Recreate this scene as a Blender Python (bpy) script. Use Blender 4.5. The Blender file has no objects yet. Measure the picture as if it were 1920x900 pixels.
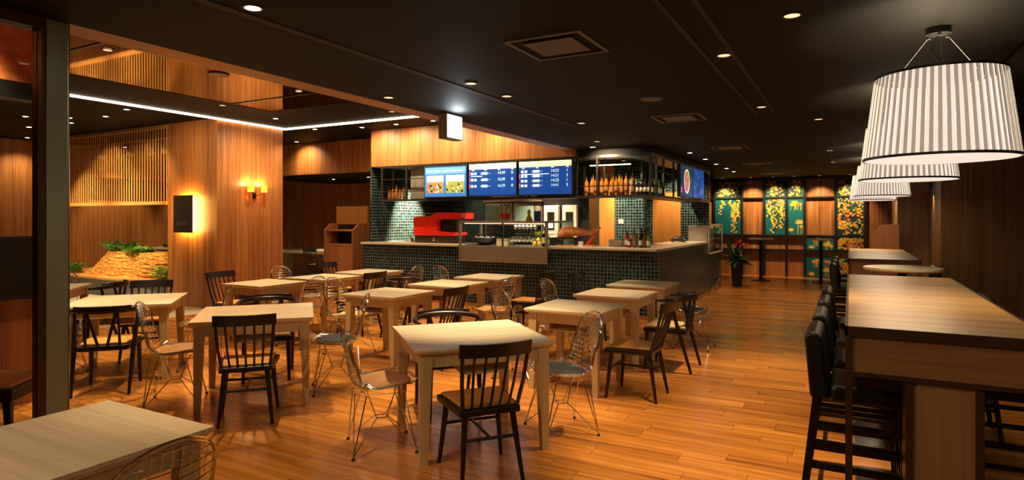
import bpy, math, random
from mathutils import Vector, Matrix
R = math.radians
PI = math.pi
scn = bpy.context.scene
COL = scn.collection
# ------------------------------------------------------------------ camera
F_PX = 1160.0
YAW = math.atan(634 / F_PX)
cam = bpy.data.cameras.new('camera')
camo = bpy.data.objects.new('camera', cam)
COL.objects.link(camo)
camo.location = (0, 0, 1.52)
camo.rotation_euler = (PI / 2, 0, YAW)
cam.sensor_fit = 'HORIZONTAL'
cam.sensor_width = 36
cam.lens = 36 * F_PX / 1920
cam.shift_y = -40 / 1920
cam.clip_start = 0.05
cam.clip_end = 100
scn.camera = camo
# ------------------------------------------------------------------ colour management and world
scn.view_settings.view_transform = 'Standard'
scn.view_settings.look = 'None'
scn.view_settings.gamma = 1
scn.view_settings.use_curve_mapping = False
scn.view_settings.exposure = 0.0
w = bpy.data.worlds.new('world')
scn.world = w
w.use_nodes = True
w.node_tree.nodes['Background'].inputs[0].default_value = (1.0, 0.62, 0.32, 1)
w.node_tree.nodes['Background'].inputs[1].default_value = 0.012
WARM = (1.0, 0.72, 0.42)
SPOT = 2.75        # overall gain of the downlights


# ------------------------------------------------------------------ materials
def new_mat(name):
    m = bpy.data.materials.new(name)
    m.use_nodes = True
    nt = m.node_tree
    return m, nt, nt.nodes['Principled BSDF']


def N(nt, t, **kw):
    n = nt.nodes.new(t)
    for k, v in kw.items():
        setattr(n, k, v)
    return n


def math_node(nt, op, a, b=None):
    n = N(nt, 'ShaderNodeMath', operation=op)
    for i, v in enumerate((a, b)):
        if v is None:
            continue
        if isinstance(v, (int, float)):
            n.inputs[i].default_value = v
        else:
            nt.links.new(v, n.inputs[i])
    return n.outputs[0]


def ramp(nt, fac, stops, interp='LINEAR'):
    r = N(nt, 'ShaderNodeValToRGB')
    r.color_ramp.interpolation = interp
    el = r.color_ramp.elements
    while len(el) < len(stops):
        el.new(0.5)
    for e, (p, c) in zip(el, stops):
        e.position = p
        e.color = (*c, 1)
    nt.links.new(fac, r.inputs[0])
    return r.outputs[0]


def noise(nt, vec, scale, detail=3, rough=0.5):
    n = N(nt, 'ShaderNodeTexNoise')
    n.inputs['Scale'].default_value = scale
    n.inputs['Detail'].default_value = detail
    n.inputs['Roughness'].default_value = rough
    nt.links.new(vec, n.inputs['Vector'])
    return n.outputs['Fac']


def mapping(nt, vec, scale):
    mp = N(nt, 'ShaderNodeMapping')
    mp.inputs['Scale'].default_value = scale
    nt.links.new(vec, mp.inputs['Vector'])
    return mp.outputs[0]


def mixc(nt, fac, a, b, mode='MIX'):
    n = N(nt, 'ShaderNodeMix', data_type='RGBA', blend_type=mode)
    for sock, v in ((n.inputs[0], fac), (n.inputs[6], a), (n.inputs[7], b)):
        if isinstance(v, (int, float)):
            sock.default_value = v
        elif isinstance(v, tuple):
            sock.default_value = (*v, 1)
        else:
            nt.links.new(v, sock)
    return n.outputs[2]


def bump(nt, bsdf, h, strength=0.2, dist=0.01):
    b = N(nt, 'ShaderNodeBump')
    b.inputs['Strength'].default_value = strength
    b.inputs['Distance'].default_value = dist
    nt.links.new(h, b.inputs['Height'])
    nt.links.new(b.outputs[0], bsdf.inputs['Normal'])


def plain(name, col, rough=0.5, metal=0.0, var=0.12, scale=18, spec=None):
    m, nt, b = new_mat(name)
    tc = N(nt, 'ShaderNodeTexCoord').outputs['Object']
    n = noise(nt, tc, scale, 3)
    lo = tuple(c * (1 - var) for c in col)
    hi = tuple(min(1, c * (1 + var)) for c in col)
    nt.links.new(ramp(nt, n, [(0.3, lo), (0.7, hi)]), b.inputs['Base Color'])
    b.inputs['Roughness'].default_value = rough
    b.inputs['Metallic'].default_value = metal
    if spec is not None:
        b.inputs['Specular IOR Level'].default_value = spec
    return m


def wood(name, dark, mid, light, axis='z', rough=0.45, sc=1.0, world=False, coat=0.0):
    """long grain along one axis"""
    m, nt, b = new_mat(name)
    tc = N(nt, 'ShaderNodeTexCoord').outputs['Object']
    a, c = 26 * sc, 0.55 * sc
    s1 = {'z': (a, a, c), 'x': (c, a, a), 'y': (a, c, a)}[axis]
    s2 = tuple(v * 3.3 for v in s1)
    n1 = noise(nt, mapping(nt, tc, s1), 1.0, 4, 0.6)
    n2 = noise(nt, mapping(nt, tc, s2), 1.0, 3, 0.6)
    s3 = {'z': (3.0, 3.0, 0.12), 'x': (0.12, 3.0, 3.0), 'y': (3.0, 0.12, 3.0)}[axis]
    n3 = noise(nt, mapping(nt, tc, s3), 1.0, 2)
    f = math_node(nt, 'ADD', math_node(nt, 'MULTIPLY', n1, 0.5), math_node(nt, 'MULTIPLY', n2, 0.25))
    f = math_node(nt, 'ADD', f, math_node(nt, 'MULTIPLY', n3, 0.25))
    nt.links.new(ramp(nt, f, [(0.36, dark), (0.5, mid), (0.64, light)]), b.inputs['Base Color'])
    b.inputs['Roughness'].default_value = rough
    b.inputs['Coat Weight'].default_value = coat
    b.inputs['Coat Roughness'].default_value = 0.25
    bump(nt, b, n2, 0.08, 0.003)
    return m


def emis(name, col, s, base=1.0):
    m, nt, b = new_mat(name)
    b.inputs['Base Color'].default_value = (*[c * base for c in col], 1)
    b.inputs['Emission Color'].default_value = (*col, 1)
    b.inputs['Emission Strength'].default_value = s
    b.inputs['Roughness'].default_value = 0.4
    return m


def tile_mat(name, pitch=0.057):
    m, nt, b = new_mat(name)
    geo = N(nt, 'ShaderNodeTexCoord').outputs['Object']
    sep = N(nt, 'ShaderNodeSeparateXYZ')
    nt.links.new(geo, sep.inputs[0])
    u = math_node(nt, 'DIVIDE', math_node(nt, 'ADD', sep.outputs[0], sep.outputs[1]), pitch)
    v = math_node(nt, 'DIVIDE', sep.outputs[2], pitch)
    cu, cv = math_node(nt, 'FLOOR', u), math_node(nt, 'FLOOR', v)
    comb = N(nt, 'ShaderNodeCombineXYZ')
    nt.links.new(cu, comb.inputs[0])
    nt.links.new(cv, comb.inputs[1])
    wn = N(nt, 'ShaderNodeTexWhiteNoise', noise_dimensions='2D')
    nt.links.new(comb.outputs[0], wn.inputs['Vector'])
    col = ramp(nt, wn.outputs['Value'], [
        (0.0, (0.006, 0.011, 0.014)), (0.25, (0.007, 0.026, 0.030)), (0.42, (0.012, 0.014, 0.018)),
        (0.58, (0.009, 0.042, 0.044)), (0.72, (0.006, 0.009, 0.012)), (0.88, (0.026, 0.012, 0.010)),
        (0.93, (0.018, 0.065, 0.070)), (0.985, (0.08, 0.034, 0.040))], 'CONSTANT')
    fu, fv = math_node(nt, 'FRACT', u), math_node(nt, 'FRACT', v)
    g = math_node(nt, 'MAXIMUM', math_node(nt, 'GREATER_THAN', fu, 0.87), math_node(nt, 'GREATER_THAN', fv, 0.87))
    nt.links.new(mixc(nt, g, col, (0.13, 0.215, 0.205)), b.inputs['Base Color'])
    nt.links.new(math_node(nt, 'ADD', math_node(nt, 'MULTIPLY', g, 0.5), 0.22), b.inputs['Roughness'])
    bump(nt, b, math_node(nt, 'SUBTRACT', 1.0, g), 0.4, 0.002)
    return m


def floor_mat():
    m, nt, b = new_mat('plank_floor')
    geo = N(nt, 'ShaderNodeTexCoord').outputs['Object']
    sep = N(nt, 'ShaderNodeSeparateXYZ')
    nt.links.new(geo, sep.inputs[0])
    v = math_node(nt, 'DIVIDE', sep.outputs[1], 0.15)
    row = math_node(nt, 'FLOOR', v)
    wr = N(nt, 'ShaderNodeTexWhiteNoise', noise_dimensions='1D')
    nt.links.new(row, wr.inputs['W'])
    u = math_node(nt, 'ADD', math_node(nt, 'DIVIDE', sep.outputs[0], 0.95), math_node(nt, 'MULTIPLY', wr.outputs['Value'], 7.0))
    cell = math_node(nt, 'FLOOR', u)
    comb = N(nt, 'ShaderNodeCombineXYZ')
    nt.links.new(cell, comb.inputs[0])
    nt.links.new(row, comb.inputs[1])
    wn = N(nt, 'ShaderNodeTexWhiteNoise', noise_dimensions='2D')
    nt.links.new(comb.outputs[0], wn.inputs['Vector'])
    off = N(nt, 'ShaderNodeVectorMath', operation='MULTIPLY_ADD')
    nt.links.new(wn.outputs['Color'], off.inputs[0])
    off.inputs[1].default_value = (9, 9, 9)
    nt.links.new(geo, off.inputs[2])
    g1 = noise(nt, mapping(nt, off.outputs[0], (0.8, 22, 1)), 1.0, 4, 0.6)
    g2 = noise(nt, mapping(nt, off.outputs[0], (3.0, 110, 1)), 1.0, 3, 0.6)
    f = math_node(nt, 'ADD', math_node(nt, 'MULTIPLY', g1, 0.62), math_node(nt, 'MULTIPLY', g2, 0.27))
    f = math_node(nt, 'ADD', f, math_node(nt, 'MULTIPLY', wn.outputs['Value'], 0.13))
    col = ramp(nt, f, [(0.30, (0.15, 0.047, 0.009)), (0.5, (0.42, 0.155, 0.026)), (0.72, (0.70, 0.29, 0.055))])
    fu, fv = math_node(nt, 'FRACT', u), math_node(nt, 'FRACT', v)
    gap = math_node(nt, 'MAXIMUM', math_node(nt, 'LESS_THAN', fu, 0.005), math_node(nt, 'LESS_THAN', fv, 0.02))
    col = mixc(nt, math_node(nt, 'MULTIPLY', gap, 0.6), col, (0.07, 0.03, 0.01))
    nt.links.new(col, b.inputs['Base Color'])
    nt.links.new(math_node(nt, 'ADD', math_node(nt, 'MULTIPLY', g2, 0.16), 0.15), b.inputs['Roughness'])
    bump(nt, b, math_node(nt, 'SUBTRACT', g2, gap), 0.12, 0.002)
    return m


M = {}
M['floor'] = floor_mat()
M['stone'] = plain('pale_stone_floor', (0.55, 0.52, 0.42), 0.35)
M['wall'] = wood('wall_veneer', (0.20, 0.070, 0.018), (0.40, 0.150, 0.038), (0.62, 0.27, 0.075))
M['wallshade'] = wood('shaded_wall_veneer', (0.12, 0.055, 0.016), (0.21, 0.10, 0.03), (0.30, 0.15, 0.045))  # wall veneer darkened, the dim light on the right walls painted in
M['wallx'] = wood('soffit_veneer', (0.22, 0.10, 0.03), (0.38, 0.18, 0.06), (0.50, 0.26, 0.09), 'y')
M['orangewood'] = wood('orange_laminate', (0.42, 0.16, 0.03), (0.52, 0.21, 0.04), (0.60, 0.26, 0.06))
M['cabwood'] = wood('station_veneer', (0.30, 0.11, 0.03), (0.42, 0.16, 0.045), (0.50, 0.21, 0.06))
M['ceil'] = plain('black_ceiling', (0.0042, 0.0031, 0.0018), 0.7, var=0.05, scale=2, spec=0.15)
M['ceil2'] = plain('dark_slot', (0.006, 0.005, 0.004), 0.7, var=0.05)
M['black'] = plain('black_paint', (0.010, 0.009, 0.008), 0.4)
M['blackmetal'] = plain('black_metal', (0.018, 0.017, 0.016), 0.35, 0.6)
M['mirror'] = plain('dark_mirror', (0.25, 0.22, 0.17), 0.03, 1.0, var=0.01)
M['steel'] = plain('brushed_steel', (0.46, 0.41, 0.33), 0.36, 0.85, var=0.06)
M['colsteel'] = plain('dark_steel', (0.40, 0.45, 0.33), 0.35, 0.7, var=0.08, scale=3)
M['tile'] = tile_mat('mosaic_tile')
M['slab'] = plain('cream_stone', (0.62, 0.55, 0.42), 0.3, var=0.06)
M['tabletop'] = wood('pale_oak', (0.52, 0.42, 0.26), (0.64, 0.54, 0.36), (0.74, 0.64, 0.45), 'x', 0.38, 0.7)
M['tableleg'] = wood('pale_oak_leg', (0.44, 0.31, 0.13), (0.53, 0.39, 0.18), (0.60, 0.46, 0.23), 'z', 0.45, 0.8)
M['darkwood'] = plain('espresso_wood', (0.011, 0.0045, 0.003), 0.35, var=0.3)
M['padtan'] = plain('tan_leather', (0.75, 0.34, 0.07), 0.45)
M['padcream'] = plain('cream_cushion', (0.70, 0.52, 0.24), 0.6)
M['padblack'] = plain('black_leather', (0.022, 0.024, 0.022), 0.32)
M['padpeach'] = plain('peach_leather', (0.62, 0.33, 0.14), 0.35)
M['chrome'] = plain('chrome', (0.80, 0.84, 0.82), 0.14, 1.0, var=0.02)
M['leather'] = plain('stool_leather', (0.008, 0.0075, 0.007), 0.38, scale=90)
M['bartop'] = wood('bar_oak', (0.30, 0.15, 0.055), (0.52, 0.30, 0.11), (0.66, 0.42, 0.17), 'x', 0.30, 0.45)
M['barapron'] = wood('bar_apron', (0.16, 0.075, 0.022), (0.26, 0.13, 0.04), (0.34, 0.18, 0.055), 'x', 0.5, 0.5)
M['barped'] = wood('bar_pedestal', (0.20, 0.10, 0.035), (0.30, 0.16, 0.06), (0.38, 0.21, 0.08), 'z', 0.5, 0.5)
M['bronze'] = plain('bronze_trim', (0.10, 0.05, 0.025), 0.38, 0.6)
M['shadewhite'] = emis('shade_ribbon', (0.96, 0.80, 0.68), 0.93, 0.2)
M['shadegrey'] = emis('shade_gauze', (0.66, 0.52, 0.38), 0.52, 0.3)
M['diffuser'] = emis('lamp_diffuser', (1.0, 0.84, 0.70), 0.92, 0.2)
M['led'] = emis('led_strip', (1.0, 0.78, 0.52), 6.0)
M['downlight'] = emis('downlight_lens', (1.0, 0.80, 0.55), 22.0)
M['dimlight'] = emis('dim_lens', (1.0, 0.62, 0.36), 1.4)
M['ring'] = plain('fixture_ring', (0.05, 0.045, 0.04), 0.4)
M['white'] = plain('white_enamel', (0.75, 0.72, 0.64), 0.35)
M['red'] = plain('red_enamel', (0.95, 0.030, 0.010), 0.28)
M['glass'] = None
gm, nt, b = new_mat('clear_glass')
b.inputs['Base Color'].default_value = (0.93, 0.97, 0.95, 1)
b.inputs['Roughness'].default_value = 0.02
b.inputs['Transmission Weight'].default_value = 1
b.inputs['IOR'].default_value = 1.1
M['glass'] = gm
gm, nt, b = new_mat('frosted_glass')
b.inputs['Base Color'].default_value = (0.25, 0.42, 0.36, 1)
b.inputs['Roughness'].default_value = 0.3
M['frost'] = gm


def bottle_glass(name, col, e=0.0):
    m, nt, b = new_mat(name)
    b.inputs['Base Color'].default_value = (*col, 1)
    b.inputs['Roughness'].default_value = 0.08
    b.inputs['Transmission Weight'].default_value = 0.35
    b.inputs['IOR'].default_value = 1.4
    return m


M['amber'] = bottle_glass('amber_glass', (0.42, 0.14, 0.012))
M['redglass'] = bottle_glass('red_glass', (0.45, 0.03, 0.02))
M['darkglass'] = bottle_glass('dark_glass', (0.03, 0.02, 0.012))
M['greenglass'] = bottle_glass('green_glass', (0.12, 0.30, 0.05))
M['label'] = plain('paper_label', (0.72, 0.66, 0.50), 0.6)
M['redlabel'] = plain('brown_label', (0.30, 0.12, 0.03), 0.6)
M['yellow'] = plain('yellow_petal', (0.90, 0.55, 0.03), 0.6)
M['gold'] = plain('gold_paint', (0.85, 0.50, 0.03), 0.6)
M['orangep'] = plain('orange_paint', (0.85, 0.20, 0.03), 0.6)
M['palep'] = plain('ochre_paint', (0.55, 0.30, 0.07), 0.6)
M['darkleafp'] = plain('dark_vine_paint', (0.010, 0.030, 0.028), 0.6)
M['teal'] = plain('teal_panel', (0.0, 0.125, 0.13), 0.5, var=0.05, scale=3)
M['leaf'] = plain('fern_leaf', (0.10, 0.26, 0.03), 0.5, var=0.4, scale=30)
M['leafd'] = plain('dark_leaf', (0.018, 0.05, 0.012), 0.45, var=0.4)
M['lime'] = plain('lime_leaf', (0.30, 0.42, 0.05), 0.5, var=0.3, scale=30)
M['bamboo'] = None
M['terracotta'] = plain('terracotta_plaster', (0.55, 0.15, 0.035), 0.8, var=0.35, scale=9)
M['ham'] = plain('cured_ham', (0.62, 0.22, 0.06), 0.4, var=0.3)
M['screenblue'] = emis('screen_blue', (0.003, 0.05, 0.25), 1.0)
M['screencream'] = emis('screen_cream', (1.0, 0.86, 0.55), 1.0)
M['screenwhite'] = emis('screen_white', (0.75, 0.88, 1.0), 1.1)
M['screensky'] = emis('screen_sky', (0.03, 0.17, 0.48), 1.0)
M['screenpale'] = emis('screen_pale', (0.13, 0.34, 0.60), 1.0)
M['screenpink'] = emis('screen_pink', (0.9, 0.12, 0.45), 0.8)
M['screendark'] = emis('screen_dark', (0.010, 0.030, 0.06), 1.0)
M['screenbrown'] = emis('screen_brown', (0.45, 0.22, 0.08), 0.9)
M['screengreen'] = emis('screen_green', (0.30, 0.36, 0.05), 0.9)
M['signwhite'] = emis('sign_white', (0.80, 0.92, 1.0), 3.0)
M['signarrow'] = emis('sign_arrow', (0.10, 0.50, 0.70), 1.6)
M['sconce'] = emis('sconce_shade', (1.0, 0.50, 0.04), 1.6)
M['backlight'] = emis('sign_backlight', (1.0, 0.60, 0.14), 50.0)
M['slate'] = plain('slate_sign', (0.045, 0.036, 0.022), 0.5)
M['grey'] = plain('grey_enamel', (0.20, 0.19, 0.15), 0.5)
M['bambooslat'] = wood('slat_wood', (0.50, 0.22, 0.05), (0.66, 0.30, 0.07), (0.76, 0.38, 0.10))
m, nt, b = new_mat('stacked_bamboo')
tc = N(nt, 'ShaderNodeTexCoord').outputs['Object']
n1 = noise(nt, mapping(nt, tc, (14, 14, 40)), 1.0, 3)
nt.links.new(ramp(nt, n1, [(0.35, (0.50, 0.17, 0.02)), (0.5, (0.80, 0.40, 0.07)), (0.65, (0.92, 0.60, 0.16))]), b.inputs['Base Color'])
b.inputs['Roughness'].default_value = 0.4
M['bamboo'] = m


# ------------------------------------------------------------------ mesh builder
class MB:
    def __init__(self):
        self.v, self.f, self.mi = [], [], []
        self.cur = 0

    def slot(self, i):
        self.cur = i
        return self

    def add(self, vs, fs):
        o = len(self.v)
        self.v += [tuple(p) for p in vs]
        self.f += [tuple(i + o for i in f) for f in fs]
        self.mi += [self.cur] * len(fs)
        return self

    def box(self, x0, x1, y0, y1, z0, z1):
        v = [(x, y, z) for z in (z0, z1) for y in (y0, y1) for x in (x0, x1)]
        return self.add(v, [(0, 2, 3, 1), (4, 5, 7, 6), (0, 1, 5, 4), (2, 6, 7, 3), (0, 4, 6, 2), (1, 3, 7, 5)])

    def hexa(self, bot, top):
        """bot, top: 4 points each, counter clockwise from above"""
        v = list(bot) + list(top)
        return self.add(v, [(3, 2, 1, 0), (4, 5, 6, 7), (0, 1, 5, 4), (1, 2, 6, 5), (2, 3, 7, 6), (3, 0, 4, 7)])

    def bar(self, p, q, w0, w1=None, n=4, rot=PI / 4):
        """tapered prism between p and q"""
        return self.tube([p, q], [w0, w0 if w1 is None else w1], n, rot)

    def tube(self, pts, r, n=6, rot=0.0, closed=False, flat=1.0):
        pts = [Vector(p) for p in pts]
        L = len(pts)
        rs = r if isinstance(r, (list, tuple)) else [r] * L
        vs, fs = [], []
        up = Vector((0, 0, 1))
        d0 = (pts[1] - pts[0]).normalized()
        if abs(d0.dot(up)) > 0.95:
            up = Vector((1, 0, 0))
        a = d0.cross(up).normalized()
        for i, p in enumerate(pts):
            if closed:
                d = (pts[(i + 1) % L] - pts[i - 1]).normalized()
            else:
                d = (pts[min(i + 1, L - 1)] - pts[max(i - 1, 0)]).normalized()
            a = (a - d * a.dot(d)).normalized()
            c = d.cross(a)
            for k in range(n):
                t = rot + 2 * PI * k / n
                vs.append(p + (a * math.cos(t) + c * math.sin(t) * flat) * rs[i])
        for i in range(L if closed else L - 1):
            j = (i + 1) % L
            for k in range(n):
                k2 = (k + 1) % n
                fs.append((i * n + k, i * n + k2, j * n + k2, j * n + k))
        if not closed:
            fs.append(tuple(range(n - 1, -1, -1)))
            fs.append(tuple((L - 1) * n + k for k in range(n)))
        return self.add(vs, fs)

    def lathe(self, prof, n=16, c=(0, 0, 0), sx=1.0, sy=1.0, caps=True):
        vs, fs = [], []
        for (r, z) in prof:
            for k in range(n):
                t = 2 * PI * k / n
                vs.append((c[0] + r * sx * math.cos(t), c[1] + r * sy * math.sin(t), c[2] + z))
        for i in range(len(prof) - 1):
            for k in range(n):
                k2 = (k + 1) % n
                fs.append((i * n + k, i * n + k2, (i + 1) * n + k2, (i + 1) * n + k))
        if caps:
            fs.append(tuple(range(n - 1, -1, -1)))
            fs.append(tuple((len(prof) - 1) * n + k for k in range(n)))
        return self.add(vs, fs)

    def prism(self, poly, h0, h1, axis='z'):
        n = len(poly)
        def P(a, b, h):
            return {'z': (a, b, h), 'y': (a, h, b), 'x': (h, a, b)}[axis]
        vs = [P(a, b, h0) for a, b in poly] + [P(a, b, h1) for a, b in poly]
        fs = [tuple(range(n - 1, -1, -1)), tuple(range(n, 2 * n))]
        fs += [(i, (i + 1) % n, n + (i + 1) % n, n + i) for i in range(n)]
        return self.add(vs, fs)

    def ball(self, c, rx, ry, rz, n=10, m=6):
        prof = [(max(1e-4, math.sin(PI * i / m)), -math.cos(PI * i / m)) for i in range(m + 1)]
        vs, fs = [], []
        for (r, z) in prof:
            for k in range(n):
                t = 2 * PI * k / n
                vs.append((c[0] + r * rx * math.cos(t), c[1] + r * ry * math.sin(t), c[2] + rz * z))
        for i in range(m):
            for k in range(n):
                k2 = (k + 1) % n
                fs.append((i * n + k, i * n + k2, (i + 1) * n + k2, (i + 1) * n + k))
        return self.add(vs, fs)

    def build(self, name, mats, parent=None, smooth=False, bevel=0.0, loc=None):
        me = bpy.data.meshes.new(name)
        me.from_pydata([Vector(v) for v in self.v], [], self.f)
        if not isinstance(mats, (list, tuple)):
            mats = [mats]
        for mm in mats:
            me.materials.append(mm)
        for p, i in zip(me.polygons, self.mi):
            p.material_index = i
            p.use_smooth = smooth
        me.update()
        o = bpy.data.objects.new(name, me)
        COL.objects.link(o)
        if smooth:
            md = o.modifiers.new('es', 'EDGE_SPLIT')
            md.split_angle = R(45)
        if bevel:
            md = o.modifiers.new('bv', 'BEVEL')
            md.width = bevel
            md.segments = 2
            md.limit_method = 'ANGLE'
            md.angle_limit = R(40)
        if parent:
            o.parent = parent
        if loc:
            o.location = loc
        return o


def tag(o, label, cat, group=None):
    o['label'] = label
    o['category'] = cat
    if group:
        o['group'] = group
    return o


def thing(name, label, cat, loc=(0, 0, 0), rz=0.0, group=None):
    o = bpy.data.objects.new(name, None)
    COL.objects.link(o)
    o.empty_display_size = 0.1
    o.location = loc
    o.rotation_euler = (0, 0, rz)
    return tag(o, label, cat, group)


def struct(o):
    o['kind'] = 'structure'
    return o


def dup(root, label, loc, rz=0.0, group=None, swap=None):
    r = root.copy()
    COL.objects.link(r)
    r.location = loc
    r.rotation_euler = (0, 0, rz)
    r['label'] = label
    if group:
        r['group'] = group
    for ch in root.children:
        c = ch.copy()
        COL.objects.link(c)
        c.parent = r
        for g in ch.children:
            d = g.copy()
            COL.objects.link(d)
            d.parent = c
    if swap:
        for c in r.children:
            base = c.name.split('.')[0]
            if base in swap:
                c.data = swap[base]
    return r


def sbox(name, x0, x1, y0, y1, z0, z1, mat):
    return struct(MB().box(x0, x1, y0, y1, z0, z1).build(name, mat))


def spot(x, y, z, e, size=70, blend=0.6, aim=None, col=WARM, rad=0.03):
    l = bpy.data.lights.new('spot', 'SPOT')
    l.energy = e * SPOT
    l.spot_size = R(size)
    l.spot_blend = blend
    l.color = col
    l.shadow_soft_size = rad
    o = bpy.data.objects.new('spot_lamp', l)
    COL.objects.link(o)
    o.location = (x, y, z)
    if aim:
        d = Vector(aim) - Vector((x, y, z))
        o.rotation_euler = d.to_track_quat('-Z', 'Y').to_euler()
    return o


def text_mesh(s, size, loc, rot, mat, parent, depth=0.002, name='lettering', align='LEFT', shear=0.0, xs=1.0):
    cu = bpy.data.curves.new('t', 'FONT')
    cu.body = s
    cu.size = size
    cu.extrude = depth
    cu.align_x = align
    cu.shear = shear
    o = bpy.data.objects.new('t', cu)
    COL.objects.link(o)
    bpy.context.view_layer.update()
    me = bpy.data.meshes.new_from_object(o)
    bpy.data.objects.remove(o)
    me.materials.clear()
    me.materials.append(mat)
    q = bpy.data.objects.new(name, me)
    COL.objects.link(q)
    q.location = loc
    q.rotation_euler = rot
    q.scale = (xs, 1, 1)
    if parent:
        q.parent = parent
    return q


# ================================================================== THE SETTING
HC, HL = 2.6, 3.2          # main ceiling, left zone ceiling
XE = -4.02                 # edge of main ceiling
sbox('floor', -9.15, 3.0, -3.0, 17.8, -0.05, 0.0, M['floor'])
sbox('floor_stone', -15.6, -9.15, -3.0, 13.1, -0.05, 0.0, M['stone'])
sbox('ceiling', -3.80, 0.92, -3.0, 17.8, HC, HC + 0.15, M['ceil'])
sbox('ceiling_right', 0.92, 3.0, -3.0, 17.8, HC + 0.16, HC + 0.3, M['ceil'])
sbox('ceiling_kitchen', -8.05, -3.80, 9.16, 17.8, HC, HC + 0.15, M['ceil'])
sbox('trim_1', XE, -3.80, -3.0, 9.10, HC, HC + 0.12, M['wallx'])
mb = MB().box(XE, -3.98, -3.0, 9.08, HC + 0.12, 3.6, )
struct(mb.build('wall_beam', M['wallx']))
# left ceiling with coffer
MX0, MX1, MY0, MY1 = -7.95, -4.03, 1.2, 6.70      # mirror set flush in the black ceiling
mb = MB()
mb.box(-15.6, MX0, -3.0, 13.1, HL, HL + 0.1).box(MX0, -4.02, -3.0, MY0, HL, HL + 0.1)
mb.box(MX0, -4.02, MY1, 9.08, HL, HL + 0.1).box(MX0, -8.05, 9.08, 13.1, HL, HL + 0.1)
struct(mb.build('ceiling_left', M['ceil']))
sbox('ceiling_mirror', MX0, -4.02, MY0, MY1, HL + 0.004, HL + 0.05, M['mirror'])
sbox('trim_2', MX0, -4.02, 5.98, 6.01, HL - 0.004, HL + 0.004, M['black'])
sbox('trim_3', MX0, -4.02, 3.30, 3.33, HL - 0.004, HL + 0.004, M['black'])
t = MB().box(-9.262, -9.222, 1.0, 8.11, HL - 0.03, HL - 0.001).box(-9.222, -4.03, 8.07, 8.11, HL - 0.03, HL - 0.001).build('light_strip', M['led'])
tag(t, 'long warm light strip running along two sides of the black ceiling', 'light strip')
# walls
sbox('wall_back', -8.05, 1.0, 17.72, 17.9, 0, HC, M['wall'])
sbox('wall_back_left', -15.6, -8.1, 12.96, 13.1, 0, HL, M['wall'])
mb = MB().box(-15.6, -15.5, -3.0, 7.9, 0, HL).box(-15.6, -15.5, 11.8, 13.0, 0, HL).box(-15.6, -15.5, 7.9, 11.8, 0, 1.95).box(-15.6, -15.5, 7.9, 11.8, 2.5, HL)
struct(mb.build('wall_left', M['wall']))
sbox('trim_5', -15.85, -15.6, 7.9, 11.8, 1.9, 2.55, M['black'])
mb = MB().box(-12.7, -8.06, 9.94, 10.1, 2.51, HL).box(-12.7, -8.06, 10.1, 12.96, 2.51, 2.62)
struct(mb.build('wall_bulkhead', M['wall']))
sbox('trim_6', -12.7, -8.06, 10.12, 12.95, 2.495, 2.51, M['ceil'])
sbox('wall_column', -10.62, -9.27, 6.7, 8.06, 0, HL, M['wall'])
sbox('wall_fascia', -8.05, -3.82, 9.10, 9.16, 2.51, HL, M['wall'])
# right wall steps
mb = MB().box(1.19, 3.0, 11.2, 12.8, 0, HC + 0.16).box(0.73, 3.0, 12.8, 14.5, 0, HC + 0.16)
struct(mb.build('wall_right', M['wallshade']))
sbox('wall_right_far', 1.0, 3.0, 14.5, 17.8, 0, HC, M['wall'])
sbox('wall_front', -15.6, 3.0, -3.1, -3.0, 0, HL, M['wall'])
sbox('wall_side_right', 3.0, 3.1, -3.0, 11.2, 0, 2.8, M['wallshade'])
sbox('trim_7', -15.5, 3.0, -3.0, 17.7, 3.62, 3.7, M['black'])
# kitchen core
struct(MB().box(-8.09, -8.05, 9.12, 9.84, 1.072, 2.51).box(-8.09, -8.05, 9.84, 11.6, 0, 2.51).build('wall_kitchen_side', M['tile']))
mb = MB().box(-8.09, -4.36, 11.6, 11.75, 0, HC).box(-4.05, -3.46, 11.6, 11.75, 0, HC)
struct(mb.build('wall_kitchen_back', M['tile']))
sbox('wall_kitchen_panel', -4.36, -4.05, 11.6, 11.75, 0, HC, M['orangewood'])
mb = MB().box(-4.05, -3.81, 13.36, 13.5, 0, HC).box(-3.18, -3.1, 13.36, 13.5, 0, HC).box(-3.1, -2.6, 13.36, 13.5, 1.075, HC).box(-3.81, -3.18, 13.36, 13.5, 2.1, HC)
struct(mb.build('wall_kitchen_end', M['tile']))
d = struct(MB().box(-3.80, -3.19, 13.38, 13.44, 0.0, 2.095).build('door_1', M['orangewood']))
MB().box(-3.32, -3.24, 13.33, 13.345, 0.98, 1.0).box(-3.25, -3.235, 13.345, 13.38, 0.975, 1.005).build('door_handle', M['steel'], d)
# slots in the main ceiling
sbox('trim_8', -0.86, -0.83, 0.5, 6.85, HC - 0.004, HC, M['ceil2'])
sbox('trim_9', -0.69, -0.66, 0.5, 6.85, HC - 0.004, HC, M['ceil2'])
sbox('trim_10', -2.84, -2.78, 0.3, 6.75, HC - 0.004, HC, M['ceil2'])
sbox('trim_11', -0.30, -0.27, 10.5, 14.0, HC - 0.004, HC, M['ceil2'])
# back wall grid : posts and rails of dark metal, one pattern panel each
gx = [-3.43, -3.29, -2.57, -2.01, -1.46, -1.03, -0.32, 0.33, 0.78]
YB = 17.66
mb = MB()
for x in gx[1:8]:
    mb.box(x - 0.028, x + 0.028, YB - 0.02, YB + 0.058, 0.0, 2.54)
for z in (2.07, 1.08, 0.70):
    mb.box(-3.45, 0.80, YB - 0.012, YB + 0.055, z - 0.018, z + 0.018)
mb.box(-3.45, 0.95, YB - 0.02, YB + 0.058, 2.54, HC)
struct(mb.build('trim_12', M['black']))


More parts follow.
